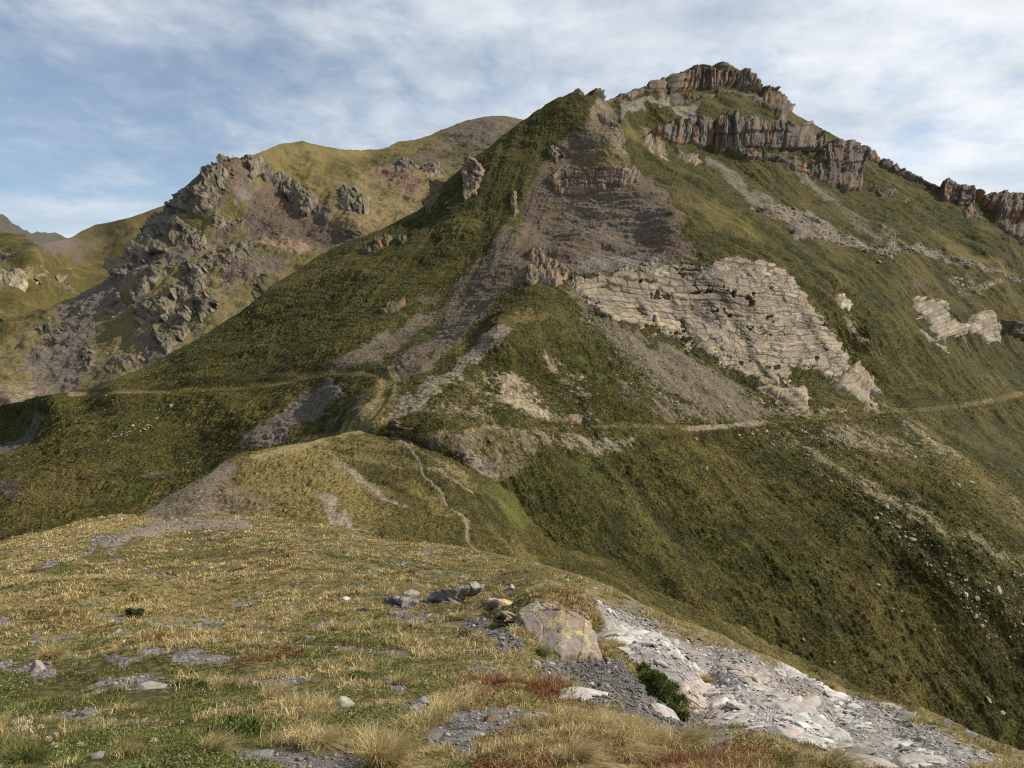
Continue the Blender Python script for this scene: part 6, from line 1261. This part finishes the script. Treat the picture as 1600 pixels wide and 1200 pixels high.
# ------------------------------------------------------------------ plants of the near hill
def blades(base, up, length, width, lean, tone, seed, bend=0.45):
    """grass blades, five corners each"""
    g = np.random.default_rng(seed); n = len(base)
    a = g.uniform(0, 6.283, n); side = np.stack([np.cos(a), np.sin(a), 0 * a], -1)
    tip_dir = up + lean; tip_dir /= np.linalg.norm(tip_dir, axis=1, keepdims=True)
    mid = base + (up * 0.6 + tip_dir * 0.4) * (length * 0.55)[:, None]
    tip = mid + (tip_dir + lean * bend - np.array([0, 0, 0.12])) * (length * 0.5)[:, None]
    w = side * (width * 0.5)[:, None]
    V = np.stack([base - w, base + w, mid - w * 0.75, mid + w * 0.75, tip], 1)
    i0 = np.arange(n)[:, None] * 5
    tri = np.concatenate([i0 + np.array([[0, 1, 3]]), i0 + np.array([[0, 3, 2]]), i0 + np.array([[2, 3, 4]])])
    return V.reshape(-1, 3), tri, np.repeat(tone, 5, 0)


def near_sample(n, weight, seed, zlim=90, vmax=1225):
    g = np.random.default_rng(seed)
    ok = (near.V < vmax) & (near.U > -40) & (near.U < 1640)
    z = (near.P - EYE) @ FWD
    w = np.where(ok & (z < zlim), weight(z), 0).ravel(); w = w / w.sum()
    c = np.cumsum(w); k = np.searchsorted(c, g.random(n)).clip(0, w.size - 1)
    j, i = np.divmod(k, near.nu); j = j.clip(0, near.nv - 2); i = i.clip(0, near.nu - 2)
    fj, fi = g.random(n)[:, None], g.random(n)[:, None]; Pn = near.P
    p = (Pn[j, i] * (1 - fi) + Pn[j, i + 1] * fi) * (1 - fj) + (Pn[j + 1, i] * (1 - fi) + Pn[j + 1, i + 1] * fi) * fj
    return p, near.N[j, i], near.A['bare'][j, i], near.A['dry'][j, i], near.A['lush'][j, i], near.U[j, i], near.V[j, i]


DRY = np.array([[0.50, 0.40, 0.185], [0.43, 0.335, 0.145], [0.56, 0.47, 0.26], [0.36, 0.26, 0.105]])
GRN = np.array([[0.20, 0.20, 0.06], [0.145, 0.16, 0.042], [0.27, 0.25, 0.085], [0.10, 0.115, 0.03]])
RUS = np.array([[0.22, 0.09, 0.04], [0.17, 0.055, 0.03], [0.27, 0.14, 0.05]])


def turf():
    g = np.random.default_rng(77)
    m_ = 11; N_ = 85000
    p, n, b, dr, lu, u, v = near_sample(N_, lambda z: z ** 0.6, 78)
    z = (p - EYE) @ FWD
    patch = fb2(p[:, 0] / 1.3, p[:, 1] / 1.3, 81, 3); pb = fb2(p[:, 0] / 7, p[:, 1] / 7, 82, 3); th = fb2(p[:, 0] / 0.6, p[:, 1] / 0.6, 83, 2)
    keep = (b + 0.35 * (g.random(N_) - 0.5) < 0.45) & (th + 0.9 * g.random(N_) > 0.0)
    for (su, sv_, sw, *_r) in NS: keep &= np.hypot((u - su), (v - sv_) * 1.6) > sw * 0.62
    isdry = (dr * 0.85 - lu * 0.9 + 0.62 * patch + 0.35 * pb + g.normal(0, 0.16, N_)) > 0.5
    rust = (fb2(p[:, 0] / 1.6, p[:, 1] / 1.6, 84, 3) + 0.2 * g.normal(size=N_) + 0.25 * sstep(u, 560, 900) * sstep(v, 1030, 1100)) > 0.85
    tone = np.where(isdry[:, None], DRY[g.integers(0, 4, N_)], GRN[g.integers(0, 4, N_)])
    tone = np.where(rust[:, None], RUS[g.integers(0, 3, N_)], tone) * g.uniform(0.75, 1.2, N_)[:, None]
    Lc = (0.045 + 0.075 * np.clip(th + 0.4, 0, 1.3) * np.clip(0.6 + patch, 0.3, 1.4)) * np.where(isdry, 1.3, 0.8) * g.uniform(0.6, 1.25, N_) * np.clip((z / 10) ** 0.25, 0.9, 1.7)
    sel = np.repeat(np.nonzero(keep)[0], m_); k = len(sel)
    a_ = g.uniform(0, 6.283, k); rr = np.sqrt(g.random(k)) * np.maximum(0.05, 0.0035 * z[sel]); od = np.stack([np.cos(a_), np.sin(a_), 0 * a_], -1)
    nn_ = n[sel]; off = od * rr[:, None]; off[:, 2] = -(off[:, 0] * nn_[:, 0] + off[:, 1] * nn_[:, 1]) / np.maximum(nn_[:, 2], 0.3)
    lean = od * g.uniform(0.2, 1.3, k)[:, None] + g.normal(0, 0.3, (k, 3)) * [1, 1, 0.2] + np.array([0.45, -0.2, -0.1])
    p = p[sel] + off; up = nn_ * 0.4 + np.array([0, 0, 0.6]); L = Lc[sel] * g.uniform(0.6, 1.25, k); tone = tone[sel] * g.uniform(0.8, 1.2, k)[:, None]
    w = np.maximum(0.0032, 0.00095 * z[sel]) * g.uniform(0.7, 1.3, k); keep = slice(None)
    V, T_, C = blades(p[keep] - up[keep] * 0.01, up[keep], L[keep], w[keep], lean[keep], tone[keep], 85)
    o = mesh_obj('grass', V, T_, LEAF, dict(tone=C)); tag(o, 'dry and green mountain grass covering the near hill', 'grass', kind='stuff')
    # low leafy mats: green bilberry at the left, turning red at the right
    p, n, b, dr, lu, u, v = near_sample(210000, lambda z: z ** 0.1, 90, zlim=24)
    z = (p - EYE) @ FWD
    m1 = fb2(p[:, 0] / 0.9, p[:, 1] / 0.9, 91, 3)
    red_zone = np.maximum(sstep(sdpoly(u, v, [(700, 1050), (860, 1060), (1000, 1130), (1130, 1130), (1330, 1195), (1250, 1240), (700, 1220), (760, 1130)]), -20, 20), 0)
    keep = (b < 0.4) & (m1 + 0.55 * lu + 0.35 * red_zone > 0.16 + 0.25 * g.random(len(b)))
    p, n, u, v, z, m1, red_zone, lu = p[keep], n[keep], u[keep], v[keep], z[keep], m1[keep], red_zone[keep], lu[keep]; k = len(p)
    red = (red_zone * 0.55 + 0.35 * fb2(p[:, 0] / 0.6, p[:, 1] / 0.6, 92, 2) + g.normal(0, 0.12, k)) > 0.42
    GL = np.array([[0.085, 0.115, 0.03], [0.13, 0.155, 0.04], [0.065, 0.085, 0.024], [0.19, 0.195, 0.06]]); RL = np.array([[0.15, 0.035, 0.02], [0.20, 0.06, 0.03], [0.10, 0.03, 0.018], [0.16, 0.09, 0.03]])
    tone = np.where(red[:, None], RL[g.integers(0, 4, k)], GL[g.integers(0, 4, k)]) * g.uniform(0.8, 1.25, k)[:, None]
    hgt = np.clip(0.01 + 0.10 * np.clip(m1 - 0.05, 0, 1), 0.01, 0.11) * g.uniform(0.15, 1, k)
    c = p + np.array([0, 0, 1]) * hgt[:, None]
    s = np.maximum(0.009, 0.0016 * z) * g.uniform(0.7, 1.3, k)
    d1 = g.normal(size=(k, 3)) * [1, 1, 0.55]; d1 /= np.linalg.norm(d1, axis=1, keepdims=True); d2 = np.cross(d1, g.normal(size=(k, 3))); d2 /= np.linalg.norm(d2, axis=1, keepdims=True)
    V = np.stack([c - d1 * s[:, None], c + d2 * (s * .5)[:, None], c + d1 * s[:, None], c - d2 * (s * .5)[:, None]], 1).reshape(-1, 3)
    i0 = np.arange(k)[:, None] * 4
    for nm, lb, mm in (('bilberry_mat', 'low dark green leafy mats at the left of the near hill', ~red), ('bilberry_mat', 'low red leaved mats along the edge of the near hill', red)):
        q = (i0[mm] + np.array([[0, 1, 2, 3]])); us = np.repeat(mm, 4); rem = np.cumsum(us) - 1
        tag(mesh_obj(nm, V[us], rem[q], LEAF, dict(tone=np.repeat(tone, 4, 0)[us])), lb, 'ground cover', kind='stuff')
turf()


def far_tufts(label, land, n, per, zlim, seed, green, tan, hgt, keep_fn=None):
    """tussocks on the slopes across the valley, each a small fan of broad blades"""
    g = np.random.default_rng(seed)
    z0 = (land.P - EYE) @ FWD
    w = np.where((land.V < 1215) & (land.U > -30) & (land.U < 1630) & (z0 < zlim) & (land.A['bare'] < 0.42), 1.0, 0.0)
    if keep_fn is not None: w = w * keep_fn(land.U, land.V)
    px_h = np.gradient(land.V, axis=0); w = (w * px_h).ravel(); c = np.cumsum(w / w.sum())
    k = np.searchsorted(c, g.random(n)).clip(0, w.size - 1); j, i = np.divmod(k, land.nu); j = j.clip(0, land.nv - 2); i = i.clip(0, land.nu - 2)
    fj, fi = g.random(n)[:, None], g.random(n)[:, None]; Pn = land.P
    p = (Pn[j, i] * (1 - fi) + Pn[j, i + 1] * fi) * (1 - fj) + (Pn[j + 1, i] * (1 - fi) + Pn[j + 1, i + 1] * fi) * fj
    nn, dr, lu = land.N[j, i], land.A['dry'][j, i], land.A['lush'][j, i]; z = (p - EYE) @ FWD
    pat = fb2(p[:, 0] / 5, p[:, 1] / 5, seed + 1, 3); pb = fb2(p[:, 0] / 22, p[:, 1] / 22, seed + 2, 3)
    ok = (pat + 0.8 * g.random(n) > 0.1) & (lu < 0.3 + 0.3 * g.random(n)); sel = np.nonzero(ok)[0]
    dry = (0.8 * dr + 0.5 * pb + 0.35 * pat + g.normal(0, 0.22, n)) > 0.34
    tone = np.where(dry[:, None], tan[g.integers(0, len(tan), n)], green[g.integers(0, len(green), n)]) * g.uniform(0.7, 1.25, n)[:, None]
    H = hgt * np.clip(z / 200, 0.5, 1.6) * g.uniform(0.6, 1.35, n)
    s_ = np.repeat(sel, per); m = len(s_); a = g.uniform(0, 6.283, m); od = np.stack([np.cos(a), np.sin(a), 0 * a], -1)
    V, T_, C = blades(p[s_] + od * (H[s_] * 0.25)[:, None] - [0, 0, 0.04], nn[s_] * 0.4 + [0, 0, 0.6], H[s_] * g.uniform(0.6, 1.2, m), z[s_] / F * g.uniform(0.6, 1.2, m), od * 0.6 + g.normal(0, 0.25, (m, 3)), tone[s_] * g.uniform(0.85, 1.15, m)[:, None], seed + 3)
    return tag(mesh_obj('grass', V, T_, LEAF, dict(tone=C)), label, 'grass', kind='stuff')
FG = np.array([[0.070, 0.068, 0.015], [0.050, 0.051, 0.012], [0.098, 0.092, 0.022]]); FT = np.array([[0.175, 0.142, 0.05], [0.14, 0.112, 0.038], [0.22, 0.18, 0.072]])
far_tufts('tussock grass covering the saddle ridge behind the near hill', saddle, 52000, 4, 260, 601, FG * 1.25, FT * 1.3, 0.30)
far_tufts('tussock grass covering the slope below the right path', mtn, 90000, 3, 330, 611, FG, FT * 0.9, 0.36, lambda u, v: (u > 600) & (v > 560))
far_tufts('tussock grass covering the left valley side and the spur', mtn, 60000, 3, 420, 621, FG, FT, 0.40, lambda u, v: ((u <= 900) & (v > 380) & (v < 840)) | ((u > 900) & (v > 250) & (v < 660)))
p_, n_, b_, d_, l_, u_, v_ = near_sample(60000, lambda z: z ** 0.3, 301, zlim=60)
ok_ = (b_ > 0.5) & (sdpoly(u_, v_, white_slope) < 0); q = np.stack([u_, v_], -1)[ok_][:5200]
rubble('slate_chips', 'grey stone chips lying in the small bare patches of the near hill', near, q, np.clip(zat(near, q) / F * np.exp(g.normal(0.8, 0.5, len(q))), 0.006, 0.16), K_NEAR, 302, 'slate chips')


def tussock(label, u, v, width_px, hgt, seed, tones=DRY, n=900, group=None, name='grass_tussock'):
    g = np.random.default_rng(seed); p, nn = near.at(u, v); z = (p - EYE) @ FWD; r = 0.5 * width_px / F * z
    a = g.uniform(0, 6.283, n); q = r * 0.45 * np.sqrt(g.random(n))
    base = np.stack([q * np.cos(a), q * np.sin(a), 0 * a], -1); nz = nn / max(nn[2], 0.3); base[:, 2] = -(base[:, 0] * nz[0] + base[:, 1] * nz[1]) - 0.02
    outd = np.stack([np.cos(a), np.sin(a), 0 * a], -1) * (0.25 + 0.75 * q / (r * 0.45))[:, None]
    lean = outd * g.uniform(0.2, 1.1, n)[:, None] + np.array([0.75, -0.25, 0]) + 0.45 * np.array([math.cos(seed), math.sin(seed), 0]) + g.normal(0, 0.35, (n, 3))
    L = 0.8 * hgt * g.uniform(0.3, 1.15, n)
    V, T_, C = blades(base, np.tile([0, 0, 1.0], (n, 1)), L, np.full(n, max(0.003, 0.0008 * z)) * g.uniform(0.7, 1.3, n), lean, tones[g.integers(0, len(tones), n)] * g.uniform(0.75, 1.2, n)[:, None], seed + 1, 0.9)
    o = mesh_obj(name, V, T_, LEAF, dict(tone=C)); o.location = p
    return tag(o, label, 'grass tussock', group)
TU = [(600, 1178, 110, .34, 'largest dry tussock bending over the dark hollow at the bottom'), (345, 1100, 60, .24, 'straw tussock left of the middle on the green turf'), (425, 1095, 70, .26, 'straw tussock right of another on the green turf'), (505, 1160, 70, .24, 'dry tussock beside the pinkish grey rock'), (625, 1070, 60, .22, 'tan tussock above the slate patch'), (742, 1085, 40, .2, 'golden small tussock right of the slate patch'), (330, 1180, 60, .22, 'dry tussock at the bottom near the tan rock'), (195, 1165, 60, .2, 'pale tussock by the grey stone at bottom left'), (900, 1185, 80, .26, 'straw tussock at the bottom under the red plants'), (985, 1178, 60, .24, 'dry tussock by the dark hollow at the bottom right of centre'), (1075, 1160, 50, .3, 'thin dry tussock at the lip over the shale'), (1225, 1190, 60, .2, 'green tussock below the red plants at the lip'), (1300, 1195, 60, .26, 'straw tussock in the bottom corner beside the white rocks'), (845, 1025, 26, .3, 'small green tussock at the foot of the lichen slab'), (720, 965, 60, .45, 'grass clump beside the long grey rock'), (40, 1190, 110, .2, 'grey green tussock in the bottom left corner'), (450, 880, 40, .5, 'tan clump on the far part of the near hill'), (80, 1035, 60, .4, 'brown clump at the far left of the near hill'), (1290, 1085, 26, .3, 'dry clump near the skyline of the rocky slope'), (1095, 1078, 24, .3, 'dry clump on the rocky slope beside the juniper')]
for i, (u, v, w, h_, lb) in enumerate(TU):
    tussock(lb, u, v, w, h_, 1900 + 3 * i, GRN if 'green' in lb.split(' tussock')[0].split() else DRY, 1100 if w > 100 else 600)
ST = [(1558, 1200, .55), (1535, 1215, .4), (1050, 1165, .42), (1100, 1180, .35), (860, 1120, .3), (1240, 1200, .3), (410, 1160, .3)]
for i, (u, v, h_) in enumerate(ST):
    tussock(['tall thin grass stalks at the bottom right corner', 'shorter thin stalks left of the tall ones in the corner', 'thin upright stalks at the lip above the shale', 'few pale stalks right of the lip stalks', 'pale stalks in the reddish turf', 'pale stalks in front of the white rocks at the bottom', 'pale stalks behind the tan weathered rock'][i], u, v, 16, h_, 2000 + 3 * i, DRY, 26, name='grass_stalks')


def shrub(label, u, v, w_px, h_px, seed, tones, n):
    """a low juniper: woody stems and thousands of short sprays around uneven lobes"""
    g = np.random.default_rng(seed); p, nn = near.at(u, v); z = (p - EYE) @ FWD; W = 0.5 * w_px / F * z; H = h_px / F * z
    root = bpy.data.objects.new('juniper_shrub', None); COL.objects.link(root); root.location = p; root.empty_display_size = 0.1
    tag(root, label, 'shrub')
    k = 16; cen = np.stack([g.uniform(-0.75, 0.75, k) * W, g.uniform(-0.6, 0.6, k) * W, g.uniform(0.15, 0.7, k) * H], -1); rad = g.uniform(0.22, 0.4, k) * W
    nz = nn / max(nn[2], 0.3); cen[:, 2] += -(cen[:, 0] * nz[0] + cen[:, 1] * nz[1]) * 0.8
    wh = g.integers(0, k, n); d = g.normal(size=(n, 3)); d /= np.linalg.norm(d, axis=1, keepdims=True)
    c = cen[wh] + d * (rad[wh] * g.uniform(0.55, 1.08, n))[:, None] * [1, 1, 0.8]
    L = np.full(n, 0.05) * g.uniform(0.6, 1.3, n) * max(1, z / 14); up = d * 0.7 + [0, 0, 0.5]
    V, T_, C = blades(c, up, L, L * 0.32, g.normal(0, 0.35, (n, 3)), tones[g.integers(0, len(tones), n)] * g.uniform(0.7, 1.3, n)[:, None], seed + 1)
    mesh_obj('foliage', V, T_, LEAF, dict(tone=C), parent=root)
    sv, sf, b0 = [], [], 0
    for q in range(k):                                  # tapered stems from the root to each lobe
        a, e = np.array([0, 0, -0.05]), cen[q]; dd = e - a; dd /= np.linalg.norm(dd); sx = np.cross(dd, [0.3, 0.9, 0.1]); sx /= np.linalg.norm(sx); sy = np.cross(dd, sx)
        m = (a + e) / 2 + np.array([0, 0, -0.08]) * W
        for cc, rr in ((a, 0.022), (m, 0.014), (e, 0.005)):
            for t in range(6):
                sv.append(cc + rr * (sx * math.cos(t * math.pi / 3) + sy * math.sin(t * math.pi / 3)))
        for lv_ in range(2):
            for t in range(6):
                i0 = b0 + lv_ * 6; sf.append([i0 + t, i0 + (t + 1) % 6, i0 + 6 + (t + 1) % 6, i0 + 6 + t])
        b0 += 18
    sv = np.array(sv); mesh_obj('stem', sv, np.array(sf), K_BROWN, dict(cell=np.zeros(len(sv), np.float32), crack=np.zeros(len(sv), np.float32)), parent=root)
JUN = np.array([[0.065, 0.088, 0.02], [0.105, 0.13, 0.03], [0.045, 0.06, 0.016], [0.15, 0.165, 0.042]])
shrub('bushy dark green juniper on the near rocky slope', 1038, 1090, 78, 46, 2100, JUN, 9000)
shrub('straggling lower juniper trailing below the bushy one', 1062, 1118, 34, 24, 2110, JUN, 2600)
shrub('small dark shrub alone on the dry turf at left', 212, 958, 24, 12, 2120, JUN * 0.6, 1600)
shrub('low dark green shrub by the brown flat rock at left', 300, 1070, 56, 11, 2130, JUN * 1.2, 2600)
shrub('dark green dwarf shrub in the green mat left of centre', 370, 1140, 80, 11, 2140, JUN * 1.3, 3600)
shrub('dwarf shrub behind the light stone left of centre', 560, 1065, 38, 10, 2150, JUN * 1.2, 1800)


def flowers():
    g = np.random.default_rng(61)
    for i, (u, v) in enumerate(zp((0, 960, 320), [(390, 820), (200, 960), (275, 1000), (390, 1010), (440, 1055), (630, 1045), (230, 900), (325, 925), (110, 905), (190, 800), (1200, 1030), (150, 885)])):
        p, n = near.at(u, v); k = 70
        root = bpy.data.objects.new('flower_clump', None); COL.objects.link(root); root.location = p; root.empty_display_size = 0.05
        tag(root, 'small cream seed head in the green turf at bottom left', 'flower', 'cream seed heads at bottom left')
        d = g.normal(size=(k, 3)); d /= np.linalg.norm(d, axis=1, keepdims=True); d[:, 2] = np.abs(d[:, 2])
        V, T_, C = blades(np.tile([0.0, 0, 0.055], (k, 1)) + d * 0.008, d, np.full(k, 0.022), np.full(k, 0.007), g.normal(0, 0.2, (k, 3)), np.tile([0.55, 0.48, 0.36], (k, 1)) * g.uniform(0.8, 1.2, k)[:, None], 62 + i)
        mesh_obj('flower_head', V, T_, LEAF, dict(tone=C), parent=root)
        V, T_, C = blades(np.zeros((3, 3)) - [0, 0, 0.01], np.tile([0, 0, 1.0], (3, 1)), np.full(3, 0.07), np.full(3, 0.004), g.normal(0, 0.05, (3, 3)), np.tile([0.12, 0.12, 0.04], (3, 1)), 90 + i)
        mesh_obj('stalk', V, T_, LEAF, dict(tone=C), parent=root)
flowers()
print('done', round(time.time() - T0, 1))
